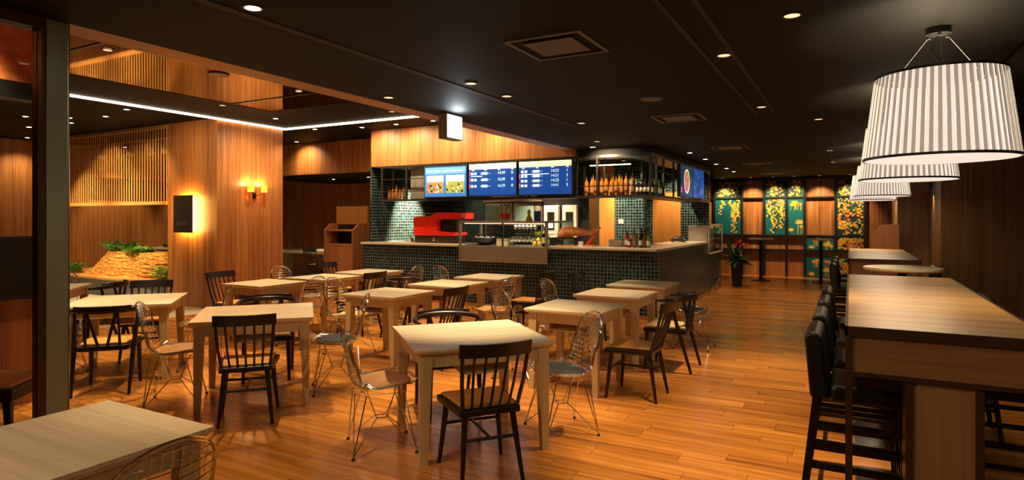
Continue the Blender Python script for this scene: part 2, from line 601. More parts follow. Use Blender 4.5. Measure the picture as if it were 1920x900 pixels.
def flower(mb, x, z, y, s, rnd, slot):
    n = rnd.choice((4, 5, 5, 6))
    a0 = rnd.random() * 6
    pts = []
    for k in range(n * 4):
        t = a0 + 2 * PI * k / (n * 4)
        rr = s * (0.74 + 0.26 * math.cos(n * (t - a0))) * (0.75 + 0.5 * rnd.random())
        pts.append((x + rr * math.cos(t), y, z + rr * math.sin(t)))
    mb.slot(slot).add(pts, [tuple(range(len(pts)))])


def floral(x0, x1, z0, z1, kind, seed, label):
    rnd = random.Random(seed)
    mb = MB()
    mb.slot(0).box(x0, x1, YB + 0.01, YB + 0.05, z0, z1)
    y = YB + 0.008
    W, H = x1 - x0, z1 - z0
    def inside(x, z, m=0.03):
        return x0 + m < x < x1 - m and z0 + m < z < z1 - m
    def fl(x, z, s, sl, k):
        s = min(s, x - x0 - 0.004, x1 - x - 0.004, z - z0 - 0.004, z1 - z - 0.004)
        if s > 0.008:
            flower(mb, x, z, y - 0.00005 * k, s, rnd, sl)
    k = 0
    if kind == 'dense':                       # dark vines with many pale flowers
        for i in range(int(170 * W * H / 0.3)):
            k += 1
            fl(x0 + rnd.random() * W, z0 + rnd.random() * H, 0.05, 3, k)
        for i in range(int(85 * W * H / 0.3)):
            k += 1
            fl(x0 + rnd.random() * W, z0 + rnd.random() * H, 0.016 + 0.028 * rnd.random(), rnd.choice((1, 1, 4, 4, 2 if H > 1 else 4)), k)
    elif kind == 'full':
        for i in range(150):
            k += 1
            fl(x0 + rnd.random() * W, z0 + rnd.random() * H, 0.05, 3, k)
        for i in range(165):
            k += 1
            z = z0 + rnd.random() * H
            f = (z - z0) / H
            sl = 2 if abs(f - 0.52) < 0.14 and rnd.random() < 0.6 else rnd.choice((1, 1, 1, 4))
            fl(x0 + rnd.random() * W, z, 0.018 + 0.032 * rnd.random(), sl, k)
    elif kind == 'hang':                      # clusters trailing down from the top
        for j, (cx, ln, lean) in enumerate(((0.35, 0.42, -0.2), (0.68, 0.95, 0.05), (0.93, 0.5, 0.0)) if seed % 2 else ((0.2, 0.55, 0.0), (0.42, 0.95, -0.05), (0.75, 0.55, 0.1), (0.80, 0.8, 0.02))):
            n = int(44 * ln)
            for i in range(n):
                f = i / n
                k += 1
                xx = x0 + W * (cx + lean * f) + rnd.gauss(0, 0.045)
                zz = z1 - H * ln * f - 0.03
                if rnd.random() < 0.5:
                    fl(xx + 0.03, zz - 0.02, 0.04, 3, k)
                    k += 1
                fl(xx, zz, 0.038 * (1 - 0.35 * f) * (0.6 + 0.8 * rnd.random()), 1 if f > 0.25 or seed % 2 else rnd.choice((1, 2, 4)), k)
    elif kind == 'lily':                      # dripping lily heads
        for (cx, cz, s) in ((0.45, 0.93, 0.11), (0.75, 0.88, 0.10), (0.3, 0.86, 0.09), (0.75, 0.30, 0.14), (0.2, 0.10, 0.10), (0.9, 0.2, 0.08)):
            k += 1
            X, Z = x0 + W * cx, z0 + H * cz
            for a in range(7):
                t = R(20 + a * 23 + rnd.random() * 10) * (1 if cz < 0.6 else -1)
                p = [(X, y - 0.0001 * (k + a), Z), (X + s * 0.5 * math.cos(t + 0.25), y - 0.0001 * (k + a), Z + s * 0.5 * math.sin(t + 0.25)),
                     (X + s * math.cos(t), y - 0.0001 * (k + a), Z + s * math.sin(t)), (X + s * 0.5 * math.cos(t - 0.25), y - 0.0001 * (k + a), Z + s * 0.5 * math.sin(t - 0.25))]
                p = [(min(max(q[0], x0 + 0.005), x1 - 0.005), q[1], min(max(q[2], z0 + 0.005), z1 - 0.005)) for q in p]
                mb.slot(2 if (cz > 0.8 and cx > 0.6) else 1).add(p, [(0, 1, 2, 3)])
            for a in range(3):
                xx = X + rnd.uniform(-0.05, 0.05)
                zz = max(z0 + 0.01, Z - s * 2.0)
                mb.slot(1).add([(xx, y - 0.0012, Z), (xx, y - 0.0012, zz), (xx + 0.008, y - 0.0012, zz), (xx + 0.008, y - 0.0012, Z)], [(0, 1, 2, 3)])
    o = mb.build('floral_panel', [M['teal'], M['gold'], M['orangep'], M['darkleafp'], M['palep']])
    tag(o, label, 'wall panel', 'floral panels on the back wall')
    return o


def span(a, b):
    return gx[a] + 0.03, gx[b] - 0.03


floral(*span(1, 2), 2.09, 2.53, 'dense', 3, 'teal panel crowded with ochre blossoms, top left of the back wall')
floral(*span(1, 2), 1.10, 2.05, 'hang', 5, 'teal panel with yellow blossoms trailing down, nearest the bar')
floral(*span(3, 4), 2.09, 2.53, 'dense', 7, 'teal panel of small pale blossoms above the twin trailing vines')
floral(*span(3, 4), 1.10, 2.05, 'hang', 8, 'teal panel with twin vines of yellow and orange blossoms')
floral(*span(4, 5), 2.09, 2.53, 'dense', 11, 'narrow teal panel with a spray of yellow petals at the top')
floral(*span(4, 5), 1.10, 2.05, 'lily', 12, 'narrow teal panel with large yellow and orange dripping lilies')
floral(*span(6, 7), 2.09, 2.53, 'dense', 13, 'teal blossom panel at top right, partly behind the lamps')
floral(*span(6, 7), 1.10, 2.05, 'full', 14, 'teal panel thick with yellow and coral blossoms')
floral(*span(6, 7), 0.72, 1.06, 'full', 15, 'short teal blossom panel under the thick coral one')
floral(*span(5, 6), 0.72, 1.06, 'lily', 16, 'short teal panel of yellow lilies behind the right standing table')
floral(*span(5, 6), 0.02, 0.52, 'lily', 17, 'low teal panel of yellow lilies standing on the floor')
floral(*span(6, 7), 0.02, 0.52, 'full', 18, 'low teal blossom panel behind the bar stools')

# ================================================================== LEFT: steel post, glazing, booth
t = thing('steel_post', 'tall dark steel post at the left end of the glass screen', 'post', (-3.85, 1.765, 0))
MB().box(-0.05, 0.05, -0.045, 0.065, 0, 2.6).build('post_body', M['colsteel'], t, bevel=0.004)
MB().box(-0.052, 0.052, -0.065, -0.049, 0, 2.6).build('frame_strip', M['bronze'], t)
MB().box(0.044, 0.0535, 0.0655, 0.069, 0, 2.6).build('highlight_strip', M['chrome'], t)  # chrome sliver added as the bright highlight on the post edge
t = struct(MB().box(-3.90, -3.80, -1.0, 1.70, 2.54, 2.6).box(-3.90, -3.80, -1.0, 1.70, 0.0, 0.05).build('window_1', M['bronze']))
MB().box(-3.856, -3.844, -1.0, 1.70, 0.05, 2.54).build('window_pane', M['glass'], t)
sbox('wall_lintel', -6.08, -6.0, -1.5, 2.62, 2.64, HL, M['terracotta'])
sbox('trim_13', -6.12, -5.96, -1.5, 2.64, 2.50, 2.64, M['black'])
spot(-5.7, 1.8, 3.15, 170, 110, 0.8, aim=(-6.0, 1.8, 2.8))
t = thing('booth_divider', 'dark booth back with wooden lower panel behind the glass', 'divider', (-6.0, 1.2, 0))
MB().box(-0.05, 0.05, -1.4, 1.42, 0.0, 0.86).build('lower_panel', M['wall'], t)
MB().box(-0.07, 0.07, -1.4, 1.42, 0.86, 1.38).build('backrest', M['darkwood'], t, bevel=0.02)
t = thing('stool', 'dark low stool with tan seat just behind the glass', 'stool', (-5.1, 1.93, 0), R(40))
mb = MB().box(-0.3, 0.3, -0.24, 0.24, 0.34, 0.43)
mb.build('seat_frame', M['darkwood'], t, bevel=0.01)
MB().box(-0.29, 0.29, -0.23, 0.23, 0.431, 0.45).build('seat', M['padtan'], t, bevel=0.006)
for sx in (-1, 1):
    for sy in (-1, 1):
        MB().bar((sx * 0.26, sy * 0.2, 0.34), (sx * 0.28, sy * 0.22, 0), 0.03, 0.02).build('leg', M['darkwood'], t)

# slat screen
t = thing('slat_screen', 'hanging wooden slat screen above the planted bench', 'screen', (-12.3, 6.7, 0))
mb = MB().box(-1.75, 1.68, -0.04, 0.04, 1.77, 1.83).box(-1.75, 1.68, -0.03, 0.03, 3.13, 3.19)
mb.build('rail', M['bambooslat'], t)
mb = MB()
x = -1.72
while x < 1.66:
    mb.box(x, x + 0.024, -0.006, 0.006, 1.83, 3.13)
    x += 0.082
mb.build('slats', M['bambooslat'], t)
# track with spotlights
t = thing('track_rail', 'thin lighting rail behind the slat screen', 'rail', (-12.7, 7.3, 3.06))
MB().box(-2.4, 1.6, -0.02, 0.02, 0, 0.03).box(-1.0, -0.98, -0.01, 0.01, 0.03, 0.14).box(1.0, 1.02, -0.01, 0.01, 0.03, 0.14).build('rail_bar', M['bambooslat'], t)
words = ['leftmost', 'second', 'middle', 'fourth', 'rightmost']
proto = None
for i, px in enumerate((-13.77, -13.28, -12.75, -12.2, -11.6)):
    if proto is None:
        proto = thing('track_spotlight', '', 'spotlight', (0, 0, 0), 0, 'spotlights behind the slat screen')
        MB().bar((0, 0, 0), (0, 0, -0.06), 0.012, n=8).build('stem', M['blackmetal'], proto)
        MB().tube([(-0.02, 0.03, -0.06), (0.05, -0.06, -0.26)], [0.05, 0.085], 12).build('spotlight_head', M['white'], proto, smooth=True)
        o = proto
        o.location = (px, 7.3, 3.06)
        o['label'] = 'leftmost small white spotlight behind the slats'
    else:
        o = dup(proto, '%s small white spotlight in the row behind the slats' % words[i], (px, 7.3, 3.06), (i % 2) * 2.6)

# planted bench and stacked bamboo mound
t = thing('planter_bench', 'low grey bench with wooden top carrying ferns', 'bench', (-12.0, 7.35, 0))
MB().box(-3.4, 1.35, -0.5, 0.5, 0, 0.34).build('base', M['grey'], t)
MB().prism([(-3.45, -0.50), (-2.0, -0.60), (-0.6, -0.66), (0.4, -0.56), (1.36, -0.6), (1.36, 0.55), (-3.45, 0.55)], 0.34, 0.39).build('bench_top', M['bambooslat'], t, bevel=0.01)
rnd = random.Random(4)
mb = MB()
nl = 17
for i in range(nl):
    f = i / (nl - 1)
    z0 = 0.39 + i * 0.028
    xl = -1.35 + 0.75 * f ** 0.8 + rnd.uniform(-0.03, 0.03)
    xr = 1.10 + 0.26 * math.sin(f * 2.6) + rnd.uniform(-0.03, 0.03)
    yd = 0.40 - 0.10 * f
    pts = []
    for k in range(40):
        a = 2 * PI * k / 40
        ca, sa = math.cos(a), math.sin(a)
        xx = (xl + xr) / 2 + (xr - xl) / 2 * math.copysign(abs(ca) ** 0.6, ca)
        yy = yd * math.copysign(abs(sa) ** 0.5, sa) + 0.012 * rnd.uniform(-1, 1)
        pts.append((xx, yy))
    mb.prism(pts, z0, z0 + 0.024)
    mb.prism([(p[0] * 0.985, p[1] * 0.97) for p in pts], z0 + 0.024, z0 + 0.028)
o = mb.build('bamboo_mound', M['bamboo'], loc=(-12.65, 7.28, 0))
tag(o, 'golden mound of stacked bamboo slices on the bench', 'planter')


def fern(n, L, w, seed, mat, name, label, loc, spread=1.0, rz=0.0, up=0.7):
    rnd = random.Random(seed)
    mb = MB()
    for i in range(n):
        a = rnd.random() * 2 * PI
        ln = L * rnd.uniform(0.6, 1.1)
        el = up * rnd.uniform(0.5, 1.2)
        bx, by = spread * rnd.uniform(-1, 1), 0.08 * rnd.uniform(-1, 1)
        d = Vector((math.cos(a), math.sin(a), 0))
        s = Vector((-math.sin(a), math.cos(a), 0))
        pts = []
        for k in range(7):
            f = k / 6
            pts.append(Vector((bx, by, 0)) + d * (ln * 0.8 * f) + Vector((0, 0, ln * (el * f * 1.5 - 1.0 * f * f * el))))
        for k in range(1, 7):
            p = pts[k]
            q = (pts[k] - pts[k - 1]).normalized()
            ww = w * (1.15 - k / 6.5)
            for sg in (-1, 1):
                e = p + s * sg * ww + q * ww * 0.5 + Vector((0, 0, rnd.uniform(-.3, .3) * ww))
                mb.add([p - q * ww * 0.2, p + s * sg * ww * 0.5 - q * ww * 0.1, e, p + q * ww * 0.35], [(0, 1, 2, 3)])
            mb.add([pts[k - 1] + s * 0.003, pts[k - 1] - s * 0.003, p - s * 0.002, p + s * 0.002], [(0, 1, 2, 3)])
    o = mb.build(name, mat, loc=loc)
    return tag(o, label, 'plant')


fern(90, 0.36, 0.085, 1, M['leaf'], 'fern', 'feathery green fern on top left of the bamboo mound', (-12.95, 7.2, 0.84), 0.30, up=0.9)
fern(80, 0.30, 0.075, 2, M['leaf'], 'fern', 'darker green fern spilling over the mound centre', (-12.15, 7.1, 0.82), 0.22, up=0.8)
fern(60, 0.42, 0.08, 3, M['leaf'], 'fern', 'green fern beside the steel post on the bench', (-14.35, 6.95, 0.39), 0.22, up=0.9)
fern(80, 0.34, 0.07, 5, M['lime'], 'leafy_plant', 'bright lime leafy plant right of the bamboo mound', (-11.15, 6.95, 0.39), 0.13, up=1.2)

# tables in the left background room
t = thing('side_counter', 'small white counter holding glasses behind the ferns', 'counter', (-14.3, 9.3, 0))
MB().box(-0.6, 0.9, -0.3, 0.3, 0.78, 0.83).build('counter_top', M['slab'], t)
MB().box(-0.5, 0.8, -0.25, 0.25, 0, 0.78).build('base', M['darkwood'], t)
tray = MB().box(-0.35, 0.62, -0.18, 0.18, 0.0, 0.07).build('tray', M['black'], loc=(-14.3, 9.3, 0.83))
tag(tray, 'black tray under the row of amber glasses', 'tray')
gp = None
for i in range(5):
    nm = ['leftmost', 'second', 'middle', 'fourth', 'rightmost'][i]
    lb = '%s amber tumbler on the black tray behind the ferns' % nm
    if gp is None:
        gp = MB().lathe([(0.035, 0), (0.045, 0.14), (0.040, 0.14), (0.03, 0.01)], 10, caps=False).build('tumbler', M['amber'], smooth=True)
        tag(gp, lb, 'glass', 'amber tumblers on the tray')
        o = gp
    else:
        o = gp.copy()
        COL.objects.link(o)
        o['label'] = lb
    o.location = (-14.5 + i * 0.17, 9.25, 0.90)

t = thing('communal_table', 'thick pale communal table beyond the wooden column', 'table', (-11.9, 11.35, 0))
MB().box(-1.6, 1.15, -0.45, 0.45, 0.66, 0.74).build('tabletop', M['tabletop'], t, bevel=0.01)
for sx in (-1.2, 0.75):
    MB().prism([(sx - 0.06, 0), (sx + 0.06, 0), (sx + 0.16, 0.66), (sx - 0.16, 0.66)], -0.3, 0.3, 'y').build('leg', M['tableleg'], t)

# return stations
def station(label, loc, rz, wd=0.55):
    t = thing('tray_return_station', label, 'cabinet', loc, rz)
    # local: front faces -Y, width along X, depth .45
    for s in (-1, 1):
        x0 = s * wd / 2
        MB().prism([(-0.2, 0), (0.22, 0), (0.22, 1.42), (-0.02, 1.42), (-0.2, 1.28)], x0 - 0.015, x0 + 0.015, 'x').build('side_panel', M['cabwood'], t)
    MB().box(-wd / 2 + 0.016, wd / 2 - 0.016, -0.18, 0.20, 0.04, 0.96).build('body', M['cabwood'], t)
    for s in (-1, 1):
        MB().box(min(0.005 * s, s * (wd / 2 - 0.02)), max(0.005 * s, s * (wd / 2 - 0.02)), -0.195, -0.181, 0.06, 0.95).build('door', M['cabwood'], t)
    MB().box(-wd / 2 + 0.016, wd / 2 - 0.016, -0.19, 0.20, 0.96, 0.99).build('shelf', M['orangewood'], t)
    MB().box(-wd / 2 + 0.016, wd / 2 - 0.016, -0.17, 0.20, 1.26, 1.29).build('shelf', M['orangewood'], t)
    MB().box(-wd / 2 + 0.016, wd / 2 - 0.016, 0.19, 0.205, 0.99, 1.40).build('back_panel', M['darkwood'], t)
    return t


station('brown tray return cabinet with sloped sides left of the tiled bar', (-9.34, 9.75, 0), 0, 0.78)
station('brown tray return cabinet against the right wall by the lamps', (0.49, 12.25, 0), -PI / 2, 0.5)
t = thing('wood_partition', 'orange wooden partition standing behind the left return cabinet', 'partition', (-9.6, 10.25, 0))
MB().box(-0.44, 0.45, -0.03, 0.03, 0, 1.79).build('partition_panel', M['orangewood'], t)

# lit slate sign on the column
t = thing('wall_sign', 'dark slate sign glowing from behind on the wooden column', 'sign', (-10.01, 6.70, 1.6))
MB().box(-0.25, 0.25, -0.13, -0.10, -0.32, 0.32).build('sign_panel', M['slate'], t, bevel=0.004)
MB().box(-0.235, 0.235, -0.0995, -0.085, -0.305, 0.305).build('light_box', M['backlight'], t)
o = text_mesh('Barth', 0.13, (-0.18, -0.1305, -0.19), (PI / 2, 0, 0), plain('sign_ink', (0.16, 0.13, 0.09), 0.5), t, 0.0008, 'lettering', shear=0.4)
# sconce on column side
t = thing('wall_sconce', 'two armed wall lamp with yellow shades on the column', 'wall lamp', (-9.27, 7.42, 1.96))
MB().box(0.0, 0.03, -0.03, 0.03, -0.09, 0.02).build('backplate', M['blackmetal'], t, bevel=0.006)
for s in (-1, 1):
    MB().tube([(0.03, 0, -0.02), (0.09, s * 0.05, -0.03), (0.10, s * 0.11, 0.02), (0.10, s * 0.14, 0.03)], 0.007, 6).build('arm', M['blackmetal'], t, smooth=True)
    MB().lathe([(0.055, 0.03), (0.050, 0.15)], 16, (0.10, s * 0.14, 0), caps=False).build('lamp_shade', M['sconce'], t, smooth=True)
    l = bpy.data.lights.new('p', 'POINT')
    l.energy = 7
    l.color = (1, 0.62, 0.25)
    l.shadow_soft_size = 0.02
    lo = bpy.data.objects.new('sconce_bulb', l)
    COL.objects.link(lo)
    lo.location = (-9.27 + 0.10, 7.42 + s * 0.14, 1.96 + 0.16)

# ================================================================== BAR COUNTER
t = thing('bar_counter', 'long L shaped bar counter clad in dark mosaic tile', 'counter', (-2.5, 9.12, 0))
def L(x, y):
    return x + 2.5, y - 9.12
mb = MB()
for (x0, x1, y0, y1, z0, z1) in ((-8.26, -6.03, 9.12, 9.8, 0.05, 1.03), (-6.03, -4.28, 9.12, 9.8, 0.05, 0.78), (-4.28, -2.5, 9.12, 9.8, 0.05, 1.03),
                                 (-3.1, -2.5, 9.8, 12.66, 0.05, 1.03), (-3.1, -2.5, 12.66, 14.2, 0.05, 0.79)):
    mb.box(x0 + 2.5, x1 + 2.5, y0 - 9.12, y1 - 9.12, z0, z1)
mb.build('counter_body', M['tile'], t)
mb = MB()
mb.box(-5.76, 0.012, -0.012, 0.68, 0, 0.055).box(-0.6, 0.012, 0.68, 5.09, 0, 0.055)
mb.build('plinth', M['cabwood'], t)
mb = MB()
mb.box(-5.80, -3.53, -0.04, 0.70, 1.03, 1.07)
mb.prism([(-1.78, -0.04), (-0.02, -0.04), (0.035, 0.01), (0.035, 3.54), (-0.62, 3.54), (-0.62, 0.70), (-1.78, 0.70)], 1.03, 1.07)
mb.build('countertop', M['slab'], t, bevel=0.006)

# glazed display case let into the front
def case(label, x0, x1, y0, y1, z0, z1, zs, mids, axis='y'):
    t = thing('display_case', label, 'display case', ((x0 + x1) / 2, (y0 + y1) / 2, z0))
    X, Y = (x1 - x0) / 2, (y1 - y0) / 2
    H = z1 - z0
    k = 0.02
    mb = MB()
    for sx in (-1, 1):
        for sy in (-1, 1):
            mb.box(min(sx * X, sx * (X - 2 * k)), max(sx * X, sx * (X - 2 * k)), min(sy * Y, sy * (Y - 2 * k)), max(sy * Y, sy * (Y - 2 * k)), 0, H)
    mb.box(-X, X, -Y, Y, H - 0.03, H)
    mb.box(-X - 0.01, X + 0.01, -Y - 0.01, Y, -0.02, 0.0)
    mb.build('frame', M['steel'], t, bevel=0.002)
    MB().box(-X + 0.04, X - 0.04, -Y + 0.006, Y - 0.006, 0.0, zs).build('steel_base', M['steel'], t)
    for m_ in mids:
        MB().box(m_ - 0.012, m_ + 0.012, -Y + 0.004, -Y + 0.03, zs, H - 0.03).build('mullion', M['black'], t)
    MB().box(-X + 0.04, X - 0.04, -Y + 0.010, -Y + 0.016, zs, H - 0.03).build('front_glass', M['glass'], t)
    return t


cs = case('steel framed glass display case set into the front of the bar', -6.01, -4.30, 9.05, 9.78, 0.80, 1.48, 0.25, (0.02,))
MB().box(-0.81, 0.81, -0.2, 0.33, 0.45, 0.455).build('glass_shelf', M['glass'], cs)
MB().box(-0.78, 0.78, -0.30, -0.27, 0.63, 0.645).build('added_case_light', M['dimlight'], cs)  # glowing bar added, with the area lamp below, to brighten the case inside
l = bpy.data.lights.new('c', 'AREA')
l.shape = 'RECTANGLE'
l.size, l.size_y, l.energy, l.color = 1.5, 0.04, 9, (1, 0.85, 0.62)
lo = bpy.data.objects.new('added_case_lamp', l)
COL.objects.link(lo)
lo.location = (-5.155, 9.415 - 0.285, 0.80 + 0.625)
lo.rotation_euler = (R(25), 0, 0)
# case at the far end of the bar side
t = thing('display_case', 'small white framed glass case at the far end of the bar side', 'display case', (-2.68, 13.45, 0.80))
mb = MB()
for y0, y1 in ((-0.74, -0.71), (0.71, 0.74)):
    mb.box(0.19, 0.215, y0, y1, 0, 0.61)
mb.box(0.19, 0.215, -0.74, 0.74, 0.58, 0.61).box(0.19, 0.215, -0.74, 0.74, 0, 0.03)
mb.build('frame', M['white'], t)
MB().box(0.197, 0.203, -0.71, 0.71, 0.03, 0.58).build('side_glass', M['glass'], t)
MB().box(-0.20, 0.18, -0.74, -0.12, 0.0, 0.58).build('steel_body', M['steel'], t, bevel=0.006)
MB().box(0.10, 0.18, -0.10, 0.70, 0.02, 0.30).build('back_panel', M['darkwood'], t)
t = thing('glass_panel', 'pale green frosted glass panel right of the display case', 'panel', (-4.18, 9.62, 1.07))
MB().box(-0.10, 0.10, -0.006, 0.006, 0, 0.42).build('pane', M['frost'], t)
MB().box(-0.105, 0.105, -0.015, 0.015, 0, 0.012).build('foot', M['steel'], t)

# red espresso machine
t = thing('espresso_machine', 'bright red espresso machine on the left of the bar', 'coffee machine', (-6.66, 9.48, 1.07))
prof = [(-0.50, 0.14), (0.42, 0.14), (0.42, 0.20), (0.06, 0.22), (0.02, 0.38), (0.08, 0.44), (0.56, 0.44), (0.56, 0.56), (0.02, 0.57), (-0.12, 0.50), (-0.50, 0.48)]
MB().prism(prof, -0.22, 0.22, 'y').build('body', M['red'], t, bevel=0.015)
MB().box(-0.48, 0.40, -0.20, 0.20, 0.0, 0.14).build('base', M['bronze'], t)
MB().box(0.04, 0.40, -0.12, 0.20, 0.205, 0.43).build('group_head', M['black'], t)
MB().tube([(0.22, -0.12, 0.36), (0.22, -0.26, 0.35)], 0.018, 8).build('handle', M['blackmetal'], t, smooth=True)
MB().tube([(-0.3, -0.18, 0.50), (-0.3, -0.18, 0.55), (-0.05, -0.18, 0.55), (-0.05, -0.18, 0.52)], 0.008, 6).tube([(-0.3, 0.18, 0.50), (-0.3, 0.18, 0.55), (-0.05, 0.18, 0.55)], 0.008, 6).build('cup_rail', M['chrome'], t)
MB().ball((-0.05, -0.205, 0.07), 0.03, 0.01, 0.03).build('badge', M['chrome'], t, smooth=True)
t = MB().lathe([(0.05, 0), (0.055, 0.07), (0.02, 0.085), (0.015, 0.10)], 12).build('sugar_pot', M['chrome'], loc=(-7.35, 9.42, 1.07), smooth=True)
tag(t, 'small round metal pot left of the espresso machine', 'pot')

# kitchen back line
t = thing('back_counter', 'steel back counter along the tiled kitchen wall', 'counter', (-6.2, 11.25, 0))
MB().box(-1.8, 0.86, -0.3, 0.33, 0.86, 0.90).build('counter_top', M['steel'], t)
MB().box(-1.75, 0.85, -0.25, 0.33, 0, 0.86).build('body', M['steel'], t)
t = thing('steel_shelf', 'steel wall shelf and hood above the ovens', 'shelf', (-6.04, 11.3, 1.86))
MB().box(-0.68, 0.68, -0.28, 0.28, 0, 0.035).prism([(-0.55, 0.035), (0.55, 0.035), (0.50, 0.14), (-0.50, 0.14)], -0.2, 0.28, 'y').build('shelf_board', M['steel'], t)
t0 = thing('oven', 'steel oven on the back counter, behind left of the red bottles', 'oven', (-6.37, 11.3, 1.42), 0, 'ovens on the back counter')
MB().box(-0.32, 0.32, -0.22, 0.22, 0, 0.42).build('body', M['steel'], t0, bevel=0.008)
MB().box(-0.28, 0.14, -0.235, -0.221, 0.05, 0.36).build('door', M['frost'], t0)
MB().box(0.18, 0.29, -0.232, -0.221, 0.06, 0.36).build('control_panel', M['grey'], t0)
t1 = dup(t0, 'steel oven on the back counter, behind right of the red bottles', (-5.70, 11.3, 1.42))
t = thing('oven_stand', 'steel stand raising the two ovens', 'stand', (-6.04, 11.3, 0.90))
MB().box(-0.67, 0.67, -0.22, 0.22, 0.49, 0.515).build('stand_shelf', M['steel'], t)
for s in (-0.65, 0.65):
    MB().box(s - 0.015, s + 0.015, -0.2, 0.2, 0, 0.49).build('leg', M['steel'], t)
t = thing('fridge_unit', 'tall black cabinet housing the two white dispensers', 'cabinet', (-4.93, 11.28, 0))
MB().box(-0.40, 0.56, -0.22, 0.30, 0, 1.92).build('body', M['black'], t)
tp = thing('drinks_dispenser', 'white drinks dispenser with dark window, left of the pair', 'dispenser', (-5.125, 11.02, 1.15), 0, 'white dispensers behind the bar')
MB().box(-0.155, 0.155, -0.06, 0.03, 0, 0.63).build('body', M['white'], tp, bevel=0.012)
MB().box(-0.075, 0.075, -0.066, -0.061, 0.15, 0.50).build('window', M['black'], tp)
MB().box(-0.05, 0.05, -0.069, -0.0665, 0.19, 0.28).build('display', M['screenwhite'], tp)
dup(tp, 'white drinks dispenser with dark window, right of the pair', (-4.735, 11.02, 1.15))

# overhead rack
t = thing('overhead_rack', 'black metal overhead rack wrapping the corner of the bar', 'rack', (-2.6, 9.10, 1.85))
mb = MB()
mb.box(-5.2, 0, 0.0, 0.36, 0, 0.035).box(-0.38, 0, 0.36, 4.24, 0, 0.035)
mb.box(-5.2, 0, 0.0, 0.36, 0.62, 0.66).box(-0.38, 0, 0.36, 4.24, 0.62, 0.66)
mb.build('shelf_board', M['black'], t)
for x in (-5.2, -4.62, -4.18, -3.17, -2.24, -1.22, -0.88, -0.04):
    for y in (0.0, 0.33):
        MB().box(x, x + 0.03, y, y + 0.03, 0.035, 0.62).build('post', M['black'], t)
for y in (0.7, 1.35, 3.5, 4.2):
    for x in (-0.38, -0.03):
        MB().box(x, x + 0.03, y, y + 0.03, 0.035, 0.62).build('post', M['black'], t)
for (z, xa, xb) in ((0.17, -5.2, -4.15), (0.17, -1.19, 0), (0.40, -5.2, -4.15)):
    MB().box(xa, xb, 0.004, 0.018, z, z + 0.014).build('guard_rail', M['blackmetal'], t)
for (z, ya, yb) in ((0.17, 0.02, 1.4), (0.17, 3.5, 4.2), (0.40, 0.02, 1.4)):
    MB().box(-0.018, -0.004, ya, yb, z, z + 0.014).build('guard_rail', M['blackmetal'], t)
MB().box(-4.58, -4.19, 0.10, 0.12, 0.04, 0.61).build('back_panel', M['grey'], t)
MB().box(-1.10, -0.42, 0.30, 0.315, 0.52, 0.535).build('shelf_light', M['led'], t)
sbox('trim_14', -3.80, -2.6, 9.16, 9.46, 2.511, HC, M['ceil2'])
sbox('trim_15', -2.98, -2.6, 9.46, 13.34, 2.511, HC, M['ceil2'])

def screen(name, label, cat, w, h, loc, rz, fill):
    t = thing(name, label, cat, loc, rz, 'screens on the overhead rack')
    MB().box(-w / 2, w / 2, -0.02, 0.04, 0, h).build('housing', M['black'], t, bevel=0.003)
    fill(t, w, h)
    return t


def rect(mb, x0, x1, z0, z1, y, s):
    mb.slot(s).add([(x0, y, z0), (x1, y, z0), (x1, y, z1), (x0, y, z1)], [(0, 1, 2, 3)])


def fill_times(rows):
    def f(t, w, h):
        mb = MB()
        W, H = w - 0.03, h - 0.03
        X, Z = -W / 2, 0.015
        rect(mb, X, X + W, Z, Z + H, -0.0212, 0)
        rect(mb, X, X + W, Z + H * 0.83, Z + H, -0.0216, 1)
        rnd = random.Random(len(rows))
        for i, (tm, tr, mark) in enumerate(rows):
            z = Z + H * (0.66 - i * (0.60 / len(rows)) * (0.95 if len(rows) > 3 else 1.0))
            for (a, b) in ((0.04, 0.09), (0.11, 0.16), (0.27, 0.31), (0.315, 0.355), (0.36, 0.40)):
                rect(mb, X + W * a, X + W * b, z, z + H * 0.075, -0.0216, 2)
            rect(mb, X + W * 0.24, X + W * 0.26, z + H * 0.02, z + H * 0.05, -0.0216, 4)
            rect(mb, X + W * 0.41, X + W * 0.46, z + H * 0.02, z + H * 0.05, -0.0216, 4)
            if mark:
                rect(mb, X + 0.002, X + W * 0.018, z - H * 0.03, z + H * 0.11, -0.0216, 3)
            if i == 0:
                rect(mb, X + W * 0.04, X + W * (0.58 if len(rows) > 3 else 0.28), z - H * 0.06, z - H * 0.035, -0.0216, 2)
        for a in (0.06, 0.33, 0.62, 0.90):
            rect(mb, X + W * a, X + W * (a + 0.05), Z + H * 0.79, Z + H * 0.815, -0.0216, 1)
        mb.build('display', [M['screenblue'], M['screencream'], M['screenwhite'], M['screenpink'], M['screenpale']], t)
        for i, (tm, tr, mark) in enumerate(rows):
            z = Z + H * (0.66 - i * (0.60 / len(rows)) * (0.95 if len(rows) > 3 else 1.0))
            text_mesh(tm, H * 0.125, (X + W * 0.61, -0.0216, z), (PI / 2, 0, 0), M['screenwhite'], t, 0.0005, 'time_text')
            text_mesh(tr, H * 0.125, (X + W * 0.90, -0.0216, z), (PI / 2, 0, 0), M['screenwhite'], t, 0.0005, 'number_text')
    return f


